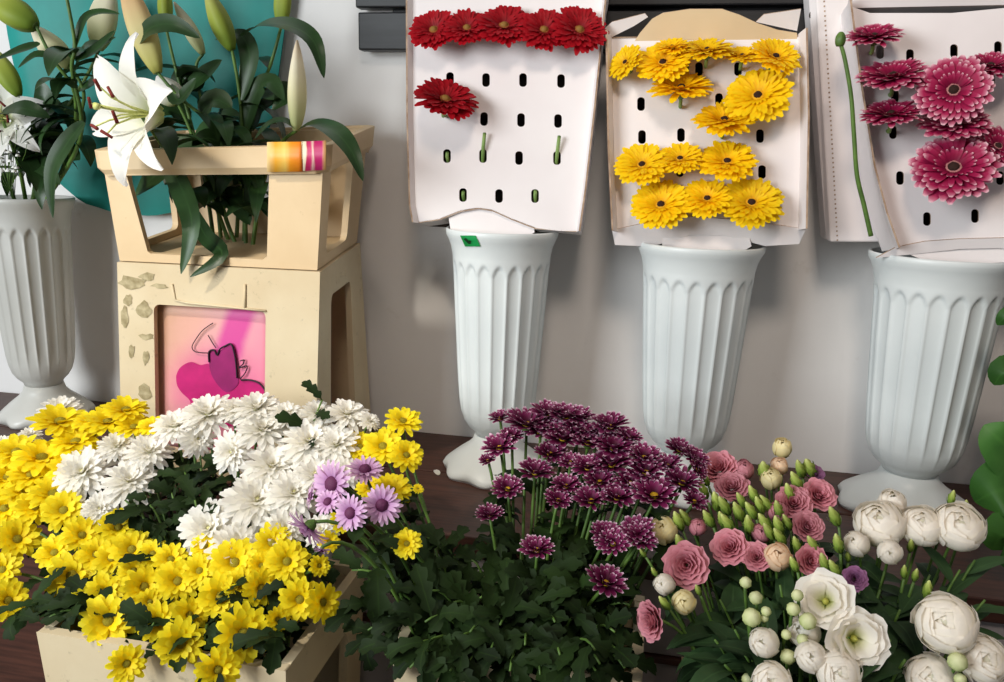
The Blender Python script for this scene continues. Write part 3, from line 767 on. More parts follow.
# ------------------------------------------------------------------ gerbera boxes
def wall_strip(mb, pts, n, out, d0, d1, splay, th=.003):
    """upright cardboard edge along a polyline, from depth d0 behind the panel to d1 in front, leaning out by splay"""
    for p, q in zip(pts, pts[1:]):
        for da, db, sa, sb in ((d0, 0, 0, 0), (0, d1, 0, splay)):
            if db <= da: continue
            c = []
            for d, s in ((da, sa), (db, sb)):
                for (x, o) in ((p, 0), (q, 0), (q, th), (p, th)): c.append(x+n*d+out*(s+o-.0012))
            hexa(mb, c, 0, {1: 1} if db == d1 else None)
class GBox: pass
def gbox(label, p0px, Y, tilt, outline, holes, left, right, top, bottom, deep=.075, lip=.03, lipl=None):
    g = GBox(); g.p0 = at(p0px[0], p0px[1], Y); a = radians(tilt)
    g.n = V((0, -cos(a), sin(a))); g.v = V((0, sin(a), cos(a))); g.u = V((1, 0, 0))
    g.P = lambda x, y, d=0: onplane(x, y, g.p0, g.n)+g.n*d
    t = g.t = thing('gerbera_box', g.P(*p0px), label, 'box', 'white cardboard gerbera boxes')
    mats = [M['board'], M['edge']]
    mb = MB(); plate(mb, outline, [rrect(x-3.8, x+3.8, y-6.8, y+6.8, 3.4) for x, y in holes], lambda x, y, d: g.P(x, y)+g.n*d, .003, 0, 1)
    mb.build('holed_panel', mats, t, smooth=False)
    X = g.u
    for pts, out in ((left, -X), (right, X)):
        mb = MB(); wall_strip(mb, [g.P(*p) for p in pts], g.n, out, -deep, (lipl if lipl and pts is left else lip), .006); mb.build('side_wall', mats, t, smooth=False)
    mb = MB(); wall_strip(mb, [g.P(*p) for p in top], g.n, g.v, -deep, 0, 0); mb.build('end_wall', mats, t, smooth=False)
    mb = MB(); wall_strip(mb, [g.P(*p) for p in bottom], g.n, -g.v, -deep, 0, 0); mb.build('end_wall', mats, t, smooth=False)
    mb = MB(); q = [left[0], right[0], right[-1], left[-1]]
    plate(mb, q, [], lambda x, y, d: g.P(x, y)+g.n*(d-deep+.006), .003); mb.build('added_dark_back', M['inside'], t, smooth=False)  # dark back added so the panel holes look shaded
    return g
def flap(g, name, A, B, dirn, outline, mat, th=.003):
    """flap hinged on the line A-B, its face spanned by that line and dirn"""
    a, b = g.P(*A, .001), g.P(*B, .001); h = (b-a).normalized(); n = h.cross(dirn).normalized()
    if n.dot(g.n) < 0: n = -n
    mb = MB(); plate(mb, outline, [], lambda x, y, d: onplane(x, y, a, n)+n*d, th, 0, 1); mb.build(name, [mat, M['edge']], g.t, smooth=False)
HR = [(486, 80), (523, 80), (561, 81), (450, 79), (484, 119), (521, 120), (558, 121), (447, 156), (483, 156), (519, 158), (557, 158), (463, 195), (499, 196), (535, 196), (434, 32), (468, 31), (505, 30), (544, 31), (580, 32)]
G1 = gbox('white cardboard box of red gerberas propped on the tagged vase', (500, 225), -.20, 9,
    [(412, -32), (608, -32), (603, 0), (592, 110), (583, 190), (577, 231), (560, 231), (535, 228), (512, 219), (492, 210), (478, 208), (460, 211), (440, 219), (419, 222), (415, 205), (413, 120)], HR,
    [(412, -32), (412.5, 120), (415, 205), (418, 223)], [(608, -32), (603, 0), (592, 110), (583, 190), (577, 232)], [(412, -32), (608, -32)], [(419, 222), (440, 219), (460, 211), (478, 208), (492, 210), (512, 219), (535, 228), (577, 231)], lip=.024, lipl=.012)
def tongue(g, outline, off=-.006):
    mb = MB(); plate(mb, outline, [], lambda x, y, d: g.P(x, y)+g.n*(off+d), .002, 0, 1); mb.build('added_tongue_flap', [M['board'], M['edge']], g.t, smooth=False)  # white flap added to cover the dark inside of the vase
tongue(G1, [(446, 205), (530, 205), (534, 232), (520, 241), (470, 241), (450, 232)])
HY = [(641, 104), (719, 100), (642, 137), (681, 135), (760, 136), (762, 172), (699, 69), (738, 69), (685, 66), (660, 70), (640, 172), (680, 170), (722, 168), (663, 212), (708, 206), (748, 210)]
G2 = gbox('white cardboard box of yellow gerberas with an arched top flap', (700, 235), -.20, 9,
    [(611, 38), (799, 36), (801, 120), (799, 215), (798, 228), (785, 226), (740, 221), (690, 217), (650, 222), (617, 229), (614, 150)], HY,
    [(611, 36), (613, 150), (617, 232)], [(799, 34), (801, 120), (799, 230)], [(611, 38), (799, 36)], [(617, 229), (690, 217), (798, 228)])
flap(G2, 'front_flap', (617, 229), (798, 228), (-G2.v*.9-G2.n*.42), [(612, 230), (617, 229), (650, 222), (690, 216.5), (740, 220), (785, 226), (806, 229), (799, 244), (765, 246), (724, 235.5), (690, 235), (652, 246.5), (615, 245)], M['board'])
flap(G2, 'arched_top_flap', (635, 40), (795, 38), (G2.v*.85+G2.n*.5), [(634, 42), (640, 33), (652, 19), (663, 13), (690, 9), (722, 9), (740, 15), (757, 23), (778, 30), (797, 33), (797, 40), (715, 40)], M['tan'])
flap(G2, 'corner_flap', (611, 38), (650, 38), (G2.v*.8+G2.n*.6), [(604, 29), (612, 22), (645, 13.5), (648, 17), (634, 26), (612, 37)], M['board'])
flap(G2, 'corner_flap', (760, 36), (799, 36), (G2.v*.8+G2.n*.6), [(756, 22), (764, 14.5), (801, 9), (797, 31)], M['board'])
tongue(G2, [(665, 215), (745, 215), (752, 246), (735, 256), (680, 256), (662, 246)])
HP = [(910, 56), (954, 51), (998, 48), (900, 178), (927, 219), (975, 216), (1000, 178), (1022, 214), (880, 52), (895, 96), (893, 132), (952, 100), (991, 80), (952, 180)]
G3 = gbox('white cardboard box of magenta pink gerberas at the far right', (940, 250), -.21, 9,
    [(850, 6), (870, 13), (952, 13), (1046, 4), (1050, 242), (1004, 238), (960, 239), (925, 241.5), (897, 247), (885, 215), (873, 170), (860, 90)], HP,
    [(849, 4), (860, 90), (873, 170), (885, 215), (897, 249)], [(1046, 2), (1050, 244)], [(850, 6), (1046, 4)], [(897, 247), (925, 241.5), (960, 239), (1004, 238), (1050, 242)], lip=.034)
flap(G3, 'front_flap', (897, 247), (1050, 242), (-G3.v*.9-G3.n*.42), [(876, 258), (897, 247), (925, 241.5), (960, 239), (1004, 238), (1050, 242), (1050, 254), (1000, 248), (960, 249), (915, 254)], M['board'])
flap(G3, 'arched_top_flap', (851, 6), (1046, 4), (G3.v*.85+G3.n*.5), [(851, 8), (853, -4), (880, -14), (900, -26), (990, -26), (1020, -14), (1046, -6), (1046, 4)], M['board'])
tongue(G3, [(915, 238), (1020, 236), (1020, 262), (935, 264), (905, 252)])
# a closed white carton on edge between the yellow and pink boxes
t = thing('white_carton', at(850, 240, -.12), 'plain white carton standing on edge between the yellow and pink gerbera boxes', 'box')
fr = [at(830, 242, -.13), at(888, 242, -.13), at(884, -40, -.10), at(814, -40, -.10)]
bk = [p+V((.0, .075, 0)) for p in fr]; lf = [at(826, 239, -.115), at(806, -40, -.085)]
mb = MB(); hexa(mb, [fr[0], fr[1], bk[1], bk[0]+V((0, 0, .002)), fr[3], fr[2], bk[2], bk[3]]); mb.build('carton_body', M['board'], t, smooth=False, bevel=.003)
mb = MB(); hexa(mb, [lf[0], fr[0]+V((.001, 0, 0)), fr[0]+V((.001, .05, 0)), lf[0]+V((0, .05, 0)), lf[1], fr[3]+V((.001, 0, 0)), fr[3]+V((.001, .05, 0)), lf[1]+V((0, .05, 0))]); mb.build('folded_edge', M['board'], t, smooth=False, bevel=.002)
mb = MB()
for i in range(60):
    s = (i+.5)/60; p = (fr[0]*(1-s)+fr[3]*s)+V((.012, -.0006, 0)); q = .0013
    mb.add([p+V((-q, 0, -q)), p+V((q, 0, -q)), p+V((q, 0, q)), p+V((-q, 0, q))], [(0, 1, 2, 3)])
o = mb.build('perforation_stitch', M['edge'], t, smooth=False)
c0 = at(810.5, 15, -.0905); mb = MB(); plate(mb, ring(0, 0, .0024, .0052), [], lambda a, b, d: c0+V((a, -.0012-d, b)), .001); mb.build('punched_hole_shade', M['inside'], t, smooth=False)  # hole drawn as a dark disc, its shade put into the colour

# ------------------------------------------------------------------ gerberas in the boxes
def gerbera(name, key, g, px, py, r, up, side, label, cat, group, off=.032, fwd=1.0, squash=1.0, spin=None):
    p = onplane(px, py, g.p0+g.n*off, g.n); R = r*depth(p)/FPX
    n = facing(p, up, side, fwd); hole = g.P(px, py+2, -.004)-V((0, 0, .004)); base = g.P(px, py, -.05)-V((0, 0, .02))
    t = thing(name, base, label, cat, group)
    mb = MB(); tube(mb, bez(base, hole, p-n*R*.9, p-n*R*.22, 10), .0032, .003, 7); mb.build('stem', M['stem_pale'], t)
    parts = BL[key][rnd.randrange(len(BL[key]))]
    mx = Matrix.Translation(p-base) @ aim(n, rnd.uniform(0, 6.28)) @ Matrix.Diagonal((R, R, R*squash, 1))
    for pn_, me in parts: link(pn_, me, t, mx)
for i, (px, py, r, up, sd) in enumerate(((434, 31, 26, .75, -.3), (467, 29, 25, .9, -.1), (504, 27, 29, .95, 0), (544, 31, 26, .7, .1), (579, 31, 29, .7, .25))):
    gerbera('red_gerbera', 'gred', G1, px, py, r, up, sd, 'red gerbera, %s from the left in the top row of the red box' % ORD[i], 'flower', 'red gerberas')
gerbera('red_gerbera', 'gred', G1, 445, 101, 33, 1.5, .25, 'single red gerbera below the top row, alone among empty holes', 'flower', 'red gerberas', .05)
for px, py, r, up, sd, lb in (
    (626, 63, 20, .8, -.9, 'yellow gerbera turned sideways against the left wall of its box, top row'),
    (663, 64, 29, 1.0, -.2, 'yellow gerbera with a dark eye, second from the left in the top row'),
    (672, 48, 18, 2.0, -.2, 'yellow gerbera seen edge-on behind the second one of the top row'),
    (707, 52, 27, 2.2, .0, 'yellow gerbera seen edge-on in the middle of the top row'),
    (742, 57, 20, 2.0, .1, 'small yellow gerbera seen edge-on beside the right end of the top row'),
    (775, 58, 27, 1.3, .5, 'yellow gerbera at the right end of the top row'),
    (681, 90, 33, 2.4, -.1, 'yellow gerbera seen edge-on, alone just below the top row'),
    (758, 97, 34, .7, -.15, 'full-faced yellow gerbera with a dark eye below the right end of the top row'),
    (724, 122, 32, 2.0, .05, 'yellow gerbera seen edge-on in the very centre of the box'),
    (642, 166, 28, 1.0, -.15, 'yellow gerbera at the left end of the upper of the two low rows'),
    (680, 160, 24, 1.4, -.1, 'yellow gerbera in the middle of the upper of the two low rows'),
    (727, 163, 30, 1.3, .05, 'yellow gerbera at the right end of the upper of the two low rows'),
    (661, 206, 31, .95, -.15, 'yellow gerbera at the left end of the lowest row, by the front flap'),
    (707, 200, 27, 1.2, 0, 'yellow gerbera in the middle of the lowest row, by the front flap'),
    (751, 204, 32, .95, .15, 'yellow gerbera at the right end of the lowest row, by the front flap')):
    gerbera('yellow_gerbera', 'gyellow', G2, px, py, r, up, sd, lb, 'flower', 'yellow gerberas', .03)
for px, py, r, up, sd, off, lb in (
    (874, 38, 28, 2.2, 0, .045, 'magenta gerbera seen edge-on in the top left corner of its box'),
    (893, 78, 35, 2.0, -.1, .045, 'magenta gerbera seen edge-on, second down the left side of its box'),
    (891, 116, 31, 2.4, -.1, .045, 'magenta gerbera seen edge-on, third down the left side, one petal hanging'),
    (953, 91, 36, .35, .1, .075, 'full-faced magenta gerbera with a black eye in the middle of the cluster'),
    (953, 169, 41, .75, .05, .06, 'large full-faced magenta gerbera with pale ring, lowest of the cluster'),
    (990, 67, 26, 1.8, .2, .045, 'magenta gerbera seen edge-on at the upper right of the cluster'),
    (953, 124, 34, 1.6, 0, .045, 'magenta gerbera wedged between the two full-faced ones'),
    (997, 147, 25, .9, .6, .05, 'magenta gerbera cut by the right edge, beside the lowest one')):
    gerbera('pink_gerbera', 'gpink', G3, px, py, r, up, sd, lb, 'flower', 'magenta gerberas', off)
# bare stems left in the holes of the red box
for i, (a, b, c, d, lb) in enumerate(((482, 161, 486, 135, 'headless green stem poking up from the second hole of the third row'), (556, 162, 560, 138, 'headless green stem poking up from the fourth hole of the third row'),
    (447, 159, 447.5, 153, 'cut green stem end inside the first hole of the third row'), (463, 198, 463.5, 192, 'cut green stem end inside the first hole of the lowest row'), (535, 199, 535.5, 191, 'cut green stem end inside the last hole of the lowest row'))):
    p, q = G1.P(a, b, -.006), G1.P(c, d, .012 if i < 2 else .001)
    tt_ = thing('cut_stem', p-V((0, 0, .03)), lb, 'stem', 'bare stems in the red box')
    mb = MB(); tube(mb, [p+G1.n*-.03-V((0, 0, .03)), p, (p+q)/2+G1.n*.004, q], .0034, .0031, 7); mb.build('stalk', M['stem_pale'], tt_)
    mb = MB(); mb.add([q+x*.001 for x in (V((0, 0, 0)),)], []); 
    mb2 = MB(); tube(mb2, [q-(q-p)*.02, q+(q-p).normalized()*.0015], .0033, .0028, 7); mb2.build('cut_end', M['stem'], tt_)
# long gerbera stem hanging outside the pink box
P = smooth_path([at(840, 42, -.262), at(845, 60, -.262), at(851, 95, -.262), at(854, 135, -.258), at(857, 175, -.252), at(864, 205, -.248), at(871, 236, -.245)], 5)
t = thing('drooping_stem', P[-1], 'long green flower stem hanging outside the left edge of the pink gerbera box', 'stem')
mb = MB(); tube(mb, P, .0028, .0036, 8); mb.build('stalk', M['stem'], t)
mb = MB(); vs = bud_mesh(.02, .008, .5, 5, .2, lambda s: sin(pi*(s*.8+.15))**.6)
for i in range(1): mb.add(vs.v, vs.f, vs.t, vs.e, mx=Matrix.Translation(P[0]-V((0, 0, .006))))
mb.build('seed_head', M['stem'], t)
# ------------------------------------------------------------------ chrysanthemums
def lerp(a, b, t): return a+(b-a)*max(0, min(1, t))
def rows_labels(pts, per, fmt):
    """labels by row (counted from the top) and place in the row (from the left)"""
    idx = sorted(range(len(pts)), key=lambda i: pts[i][1]); out = {}
    nrow = max(1, round(len(pts)/per)); size = -(-len(pts)//nrow)
    rws = [idx[k:k+size] for k in range(0, len(idx), size)]
    for ri, rw in enumerate(rws):
        rw.sort(key=lambda i: pts[i][0])
        for ci, i in enumerate(rw):
            where = fmt[1] % (ORD[ci], ORD[ri]) if len(rws) > 1 else fmt[2] % ORD[ci]
            out[i] = fmt[0]+' '+where
    return out
def plant(name, key, pts, bk, Yfn, fmt, per, cat, group, upd, k=1.0, grow=1.0, ddy=0, **kw):
    lab = rows_labels(pts, per, fmt)
    for i, p in enumerate(pts):
        px, py, r = p[:3]; up = p[3] if len(p) > 3 and p[3] is not None else upd; sd = p[4] if len(p) > 4 else rnd.uniform(-.25, .25); dy = p[5] if len(p) > 5 else 0
        h = at(px, py+ddy, Yfn(py)+dy); R = r*depth(h)/FPX
        R *= grow; n = facing(h, up*k, sd*(1+.5*(k-1)), p[6] if len(p) > 6 else 1.0); b, v = root_in(bk, h)
        cut_flower(name, key, h, n, R, b, v, lab[i], cat, group, **kw)
Y1 = lambda y: lerp(-.47, -.80, (y-400)/265)
YB_ = [(60, 417, 26, 2.2), (42, 453, 26, 1.6), (76, 437, 23, 2.0), (17, 447, 23, 1.6), (9, 473, 25, 1.5), (53, 489, 23, 1.3), (26, 486, 22, 1.3), (126, 405, 21, 2.2), (108, 417, 22, 2.0), (134, 422, 18, 2.0), (153, 421, 14, 1.6), (92, 417, 18, 2.2), (32, 470, 22, 1.4), (2, 492, 20, 1.2), (70, 462, 20, 1.5)]
plant('yellow_chrysanthemum', 'yellow', YB_, BK1, Y1, ('yellow chrysanthemum at upper left of bunch,', '%s from left in %s row', ''), 5, 'flower', 'yellow chrysanthemums', 1.5, 1.9, 1.1, 6)
YF_ = [(64, 509, 24, 1.0), (5, 507, 24, 1.0, -.2), (35, 506, 22, 1.1), (17, 538, 25, .9, .3), (3, 568, 21, .9, -.3), (8, 599, 23, .7, .2), (82, 534, 22, 1.0), (55, 551, 21, 1.0, -.3), (72, 574, 29, .8, -.1), (109, 619, 31, .8, -.3), (118, 526, 22, 1.0, .2), (132, 548, 24, .9), (144, 585, 25, .7, .2), (134, 569, 18, .9), (106, 591, 24, .9), (112, 557, 21, 1.0), (178, 579, 25, .6), (159, 620, 23, .5, -.1), (181, 641, 28, .4), (127, 661, 22, .3, -.1), (189, 613, 21, .6, .3), (221, 594, 26, .5), (218, 667, 25, .3), (235, 561, 28, .8, -.1), (153, 552, 17, 1.2), (200, 569, 20, .8), (171, 558, 20, 1.1), (243, 631, 33, .35), (272, 541, 22, .6, -.1), (287, 560, 25, .8, .1), (300, 597, 25, .35, -.1), (322, 600, 23, .4, .7), (241, 583, 20, .7), (260, 586, 22, .5, .4), (277, 617, 15, .4, .4), (261, 564, 16, .8), (319, 564, 13, .8, .5), (329, 540, 13, .9, .5), (96, 553, 20, 1.0), (88, 600, 20, .8), (205, 545, 16, 1.2), (150, 600, 16, .6)]
plant('yellow_chrysanthemum', 'yellow', YF_, BK1, Y1, ('yellow chrysanthemum at the bunch front,', '%s from left in %s row down', ''), 7, 'flower', 'yellow chrysanthemums', .7, 1.05, .92, 2)
WL_ = [(61, 406, 23, 2.2, 0, .05), (3, 438, 12, 1.5), (30, 430, 12, 2.0, 0, .03), (176, 422, 26, 1.6, -.3), (209, 410, 31, 1.8), (236, 406, 20, 2.0), (149, 447, 24, 1.2), (117, 442, 21, 1.4), (84, 468, 32, .9, -.4), (130, 477, 29, 1.0), (100, 503, 19, .5), (197, 433, 20, .3, .2)]
plant('white_chrysanthemum', 'white', WL_, BK1, Y1, ('white chrysanthemum left of the dark gap,', '%s from left in %s row down', ''), 4, 'flower', 'white chrysanthemums', 1.2, 1.6, 1.0, 6)
WR_ = [(257, 403, 27, 2.0), (263, 424, 30, 1.8), (233, 444, 24, .3, -.4), (285, 408, 20, 2.0), (317, 407, 21, 2.0), (347, 408, 24, 1.8), (369, 414, 13, 1.4, .6), (310, 436, 33, 1.2), (272, 461, 31, 1.2), (337, 438, 26, 1.1), (257, 494, 36, .9), (294, 487, 32, 1.0), (316, 468, 27, 1.0), (210, 522, 34, .7, -.3), (238, 541, 30, .7), (322, 523, 20, .8), (345, 465, 20, .9, .2), (285, 522, 24, .7)]
plant('white_chrysanthemum', 'white', WR_, BK1, Y1, ('white chrysanthemum right of the dark gap,', '%s from left in %s row', ''), 6, 'flower', 'white chrysanthemums', 1.0, 1.6, 1.0, 8)
# yellow ones behind and beside the lavender daisies
Y2 = lambda y: lerp(-.47, -.70, (y-410)/150)
for px, py, r, up, sd, lb in ((403, 422, 20, 2.2, .2, 'yellow chrysanthemum at the very top of the right-hand yellow group, seen edge-on'), (383, 447, 22, 1.2, -.1, 'yellow chrysanthemum in the middle of the right-hand yellow group'),
    (406, 456, 19, 1.2, .5, 'yellow chrysanthemum under the topmost one of the right-hand yellow group'), (360, 448, 19, 1.6, -.3, 'yellow chrysanthemum touching the white ones, right-hand yellow group'),
    (346, 457, 12, 1.6, -.3, 'small yellow chrysanthemum squeezed between the white ones and the lavender daisies'), (392, 491, 21, 2.0, .1, 'yellow chrysanthemum just behind the two dark-eyed lavender daisies'),
    (370, 489, 15, 1.6, -.2, 'yellow chrysanthemum peeping between the lavender daisies'), (407, 544, 16, .9, -.1, 'lone yellow daisy standing out against the dark green leaves'), (343, 521, 14, 1.0, 0, 'yellow chrysanthemum half hidden under the lavender daisies'), (418, 489, 6, 1.5, .3, 'tiny half-open yellow bud at the outer edge of the right-hand yellow group')):
    h = at(px, py, Y2(py)-(.02 if py > 530 else -.02)); b, v = root_in(BK2, h); cut_flower('yellow_chrysanthemum', 'yellow', h, facing(h, up, sd), r*depth(h)/FPX, b, v, lb, 'flower', 'yellow chrysanthemums')
for px, py, r, n_, dy, lb in ((333, 484, 25, (-.35, -.9, .25), -.03, 'large lavender daisy turned left, uppermost but one of the lavender group'), (365, 471, 19, (.2, -.5, 1.6), -.01, 'topmost lavender daisy, seen edge-on'),
    (351, 513, 19, (-.2, -1, .35), -.05, 'dark-eyed lavender daisy, left one of the front two'), (382, 505, 20, (.25, -1, .35), -.04, 'dark-eyed lavender daisy, right one of the front two'),
    (309, 527, 25, (-.6, -.5, -.75), -.05, 'drooping lavender daisy showing its green calyx'), (312, 496, 13, (-.9, -.4, .3), -.01, 'small lavender daisy seen from the side beside the white blooms'),
    (322, 549, 9, (.1, -.6, -.8), -.05, 'little magenta daisy below the drooping lavender one'), (328, 502, 14, (-.1, -.8, .8), -.02, 'lavender daisy tucked under the large one')):
    h = at(px, py, Y2(py)-.04+dy); b, v = root_in(BK2, h)
    cut_flower('lavender_daisy', 'lavender', h, V(n_), 1.02*r*depth(h)/FPX, b, v, lb, 'flower', 'lavender daisies', squash=1.3 if 'droop' in lb or 'edge-on' in lb else 1)
YP = lambda y: lerp(-.47, -.70, (y-405)/170)
PP = [(527, 418, 23, 1.8), (500, 411, 11, 1.8, -.5), (500, 441, 18, 1.1, -.4), (563, 432, 20, 1.4, .1), (508, 482, 16, .8, -.1), (535, 466, 18, 1.7), (548, 407, 18, 2.2), (566, 410, 19, 2.2), (580, 411, 15, 2.0), (512, 430, 13, 1.5), (488, 453, 9, 1.0, -.5), (588, 461, 17, 1.4), (570, 455, 12, 1.2), (588, 436, 18, 1.6), (578, 424, 17, 1.8), (566, 479, 15, 1.3), (558, 493, 14, .9), (591, 494, 18, 1.6), (610, 420, 19, 1.8), (629, 431, 14, 2.0, .4), (614, 442, 21, 1.6), (596, 427, 15, 1.8), (612, 458, 21, 1.5), (644, 451, 18, 1.8), (646, 466, 20, 1.5), (654, 489, 24, .9, .05), (682, 476, 19, 1.5, .2), (694, 494, 13, 1.0, .4), (617, 491, 18, 1.7), (679, 443, 15, 1.8, .7), (694, 452, 15, 1.6, .8), (697, 462, 11, .5, .8), (637, 525, 18, .8), (606, 528, 16, .8), (613, 537, 17, .7, -.1), (640, 532, 17, .9, .2), (537, 543, 17, 2.0, -.1), (490, 508, 14, 2.2, -.3), (605, 576, 21, 1.6, .7), (540, 425, 17, 1.8), (550, 447, 16, 1.2), (600, 475, 16, 1.3), (630, 476, 16, 1.3), (550, 421, 16, 1.8), (668, 459, 15, 1.5)]
plant('plum_daisy', 'purple', PP, BK2, YP, ('pale-tipped plum daisy in the central bunch,', '%s from left in %s row', ''), 7, 'flower', 'plum daisies', 1.3, 3.2, 1.15, 8, leaves=(4, .055, .028, 2))
# leafy shoots without blooms that fill the middle crate and the gaps
SH = [(352, 570, -.68), (372, 592, -.70), (395, 590, -.68), (425, 592, -.70), (348, 610, -.70), (365, 632, -.72), (395, 625, -.74), (425, 622, -.74), (450, 605, -.70), (480, 598, -.70), (505, 600, -.70), (500, 625, -.74), (530, 610, -.72), (455, 645, -.76), (420, 650, -.77), (385, 655, -.76), (490, 652, -.77), (525, 645, -.76), (555, 622, -.73), (560, 655, -.77), (585, 618, -.72), (595, 650, -.77), (615, 632, -.74), (625, 658, -.76), (630, 605, -.68), (352, 645, -.73), (470, 632, -.76), (410, 668, -.78), (510, 671, -.78), (575, 674, -.78), (450, 671, -.78), (540, 675, -.78), (400, 658, -.765), (435, 662, -.765), (470, 660, -.765), (500, 662, -.765), (535, 660, -.765), (570, 662, -.765), (600, 664, -.765), (625, 668, -.765), (480, 678, -.77), (600, 680, -.77), (425, 680, -.77), (440, 545, -.60), (470, 560, -.62), (500, 560, -.62), (535, 575, -.66), (565, 560, -.62), (590, 590, -.68), (520, 540, -.6), (555, 590, -.68), (420, 560, -.62)]
lab = rows_labels(SH, 8, ('bloomless green shoot in the middle crate,', '%s from left in %s row', ''))
for i, (px, py, Y) in enumerate(SH):
    h = at(px, py, Y); b, v = root_in(BK2, h); t = thing('leafy_shoot', b, lab[i], 'stem', 'leafy shoots in the middle crate')
    P = bez(b, v, v*.4+h*.6+V((0, 0, .02)), h, 12)
    mb = MB(); tube(mb, P, .0028, .0014, 6); mb.build('stem', M['stem'], t)
    lb = MB()
    for k in range(7):
        p = P[min(12, 5+int(k*1.1))]; a = rnd.uniform(0, 2*pi); d = V((cos(a), sin(a)*.8-(.55 if py > 640 else .2), rnd.uniform(-.2, .9) if py > 640 else rnd.uniform(.3, 1.6)))
        leaf(lb, p, d, V((rnd.uniform(-.6, .6), -.5, .8)), rnd.uniform(.04, .068), rnd.uniform(.016, .027), rnd.uniform(.4, 1.7), 2)
    lb.build('leaves', M['leaf'], t)
# leaves hanging over the rim of the yellow bunch's crate and in its dark gap
SG = [(55, 612, -.74), (42, 622, -.76), (72, 612, -.74), (285, 640, -.76), (275, 628, -.74), (20, 612, -.74), (170, 490, -.56), (195, 500, -.60), (150, 505, -.60), (322, 400, -.48), (170, 455, -.50), (200, 452, -.50), (148, 470, -.52), (222, 470, -.52), (185, 472, -.54), (205, 485, -.56), (125, 500, -.60), (90, 560, -.66), (160, 560, -.66), (215, 600, -.72), (255, 600, -.72), (90, 590, -.70), (150, 630, -.76), (205, 640, -.76)]
lab = rows_labels(SG, 6, ('green shoot among yellow and white chrysanthemums,', '%s from left in %s row', ''))
for i, (px, py, Y) in enumerate(SG):
    h = at(px, py, Y); b, v = root_in(BK1, h); t = thing('leafy_shoot', b, lab[i], 'stem', 'leafy shoots in the yellow bunch')
    P = bez(b, v, v*.4+h*.6+V((0, 0, .02)), h, 12); mb = MB(); tube(mb, P, .0026, .0014, 6); mb.build('stem', M['stem'], t); lb = MB()
    for k in range(10):
        p = P[min(12, 5+int(k*.8))]; a = rnd.uniform(0, 2*pi); d = V((cos(a), sin(a)*.8-.2, rnd.uniform(.1, 1.2)))
        leaf(lb, p, d, V((rnd.uniform(-.5, .5), -.5, .8)), rnd.uniform(.04, .066), rnd.uniform(.017, .028), rnd.uniform(.6, 1.9), 2)
    lb.build('leaves', M['leaf'], t)

# ------------------------------------------------------------------ lisianthus
Y3 = lambda y: lerp(-.47, -.76, (y-445)/190)
def lis(name, key, px, py, r, up, sd, lb, cat, grp, Y=None, bk=BK3, fwd=1.0, **kw):
    h = at(px, py, Y3(py) if Y is None else Y); b, v = root_in(bk, h)
    cut_flower(name, key, h, facing(h, up, sd, fwd), r*depth(h)/FPX, b, v, lb, cat, grp, leafm='leaf_lis', leaves=kw.pop('leaves', (4, .065, .026, 0)), sr=.0017, **kw)
for px, py, r, up, sd, k, lb in (
    (687, 565, 24, .5, -.1, 'rose', 'large open rose-pink lisianthus facing us beside the plum daisies'), (731, 549, 20, .9, -.3, 'rose', 'rose-pink lisianthus between the large open one and the bud cluster'),
    (656, 620, 21, .2, -1.2, 'rose', 'rose-pink lisianthus turned sideways, lowest on the left of its bunch'), (719, 471, 20, 1.4, -.4, 'rose', 'rose-pink lisianthus at the top left of its bunch'),
    (743, 472, 13, 1.5, .1, 'rcup', 'salmon-pink lisianthus cup beside the top left bloom'), (732, 489, 18, 1.3, -.1, 'rose', 'rose-pink lisianthus directly under the top left bloom'),
    (793, 505, 19, 1.0, .1, 'rose', 'rose-pink lisianthus in the middle right of the bunch, above the tight buds'), (817, 497, 18, 1.2, .5, 'rose', 'rose-pink lisianthus at the right edge of the bunch, upper one'),
    (806, 528, 17, 1.0, .4, 'rose', 'rose-pink lisianthus at the right edge of the bunch, lower one'), (761, 534, 13, .9, 0, 'rcup', 'rose-pink lisianthus half hidden by green buds'),
    (757, 558, 16, .9, -.1, 'rose', 'rose-pink lisianthus behind the peach one'), (809, 561, 17, .7, .5, 'rose', 'rose-pink lisianthus just above the white open bloom'),
    (814, 475, 10, 1.4, .6, 'mauve', 'small purple lisianthus at the top right of the pink bunch'), (697, 528, 11, 1.0, .2, 'rcup', 'narrow half-closed pink lisianthus beside the cream one'),
    (854, 579, 13, .7, .2, 'mauve', 'mauve lisianthus in the shade between the pink and white bunches'), (778, 513, 13, 1.1, 0, 'rcup', 'pink lisianthus cup behind the green bud cluster')):
    lis('pink_lisianthus', k, px, py, r*.9, up, sd, lb, 'flower', 'pink lisianthus')
for px, py, r, up, sd, k, lb in (
    (664, 532, 16, 1.0, -.2, 'creamy', 'cream lisianthus cup touching the plum daisies'), (684, 602, 14, .6, 0, 'creamy', 'cream lisianthus cup under the large open pink bloom'),
    (777, 558, 16, .9, .1, 'peachy', 'peach lisianthus in front of the pink blooms at the lower middle'), (782, 450, 11, 1.6, 0, 'creamy', 'cream lisianthus bud at the very top of the bunch'),
    (771, 481, 12, 1.4, -.1, 'creamy', 'pale cream lisianthus below the topmost bud'), (779, 468, 10, 1.6, 0, 'peachy', 'small peach lisianthus right under the topmost cream bud'),
    (666, 585, 12, .7, -.5, 'wcup', 'small greenish-white lisianthus between large pink bloom and cream cup')):
    lis('cream_lisianthus', k, px, py, r, up, sd, lb, 'flower', 'cream lisianthus')
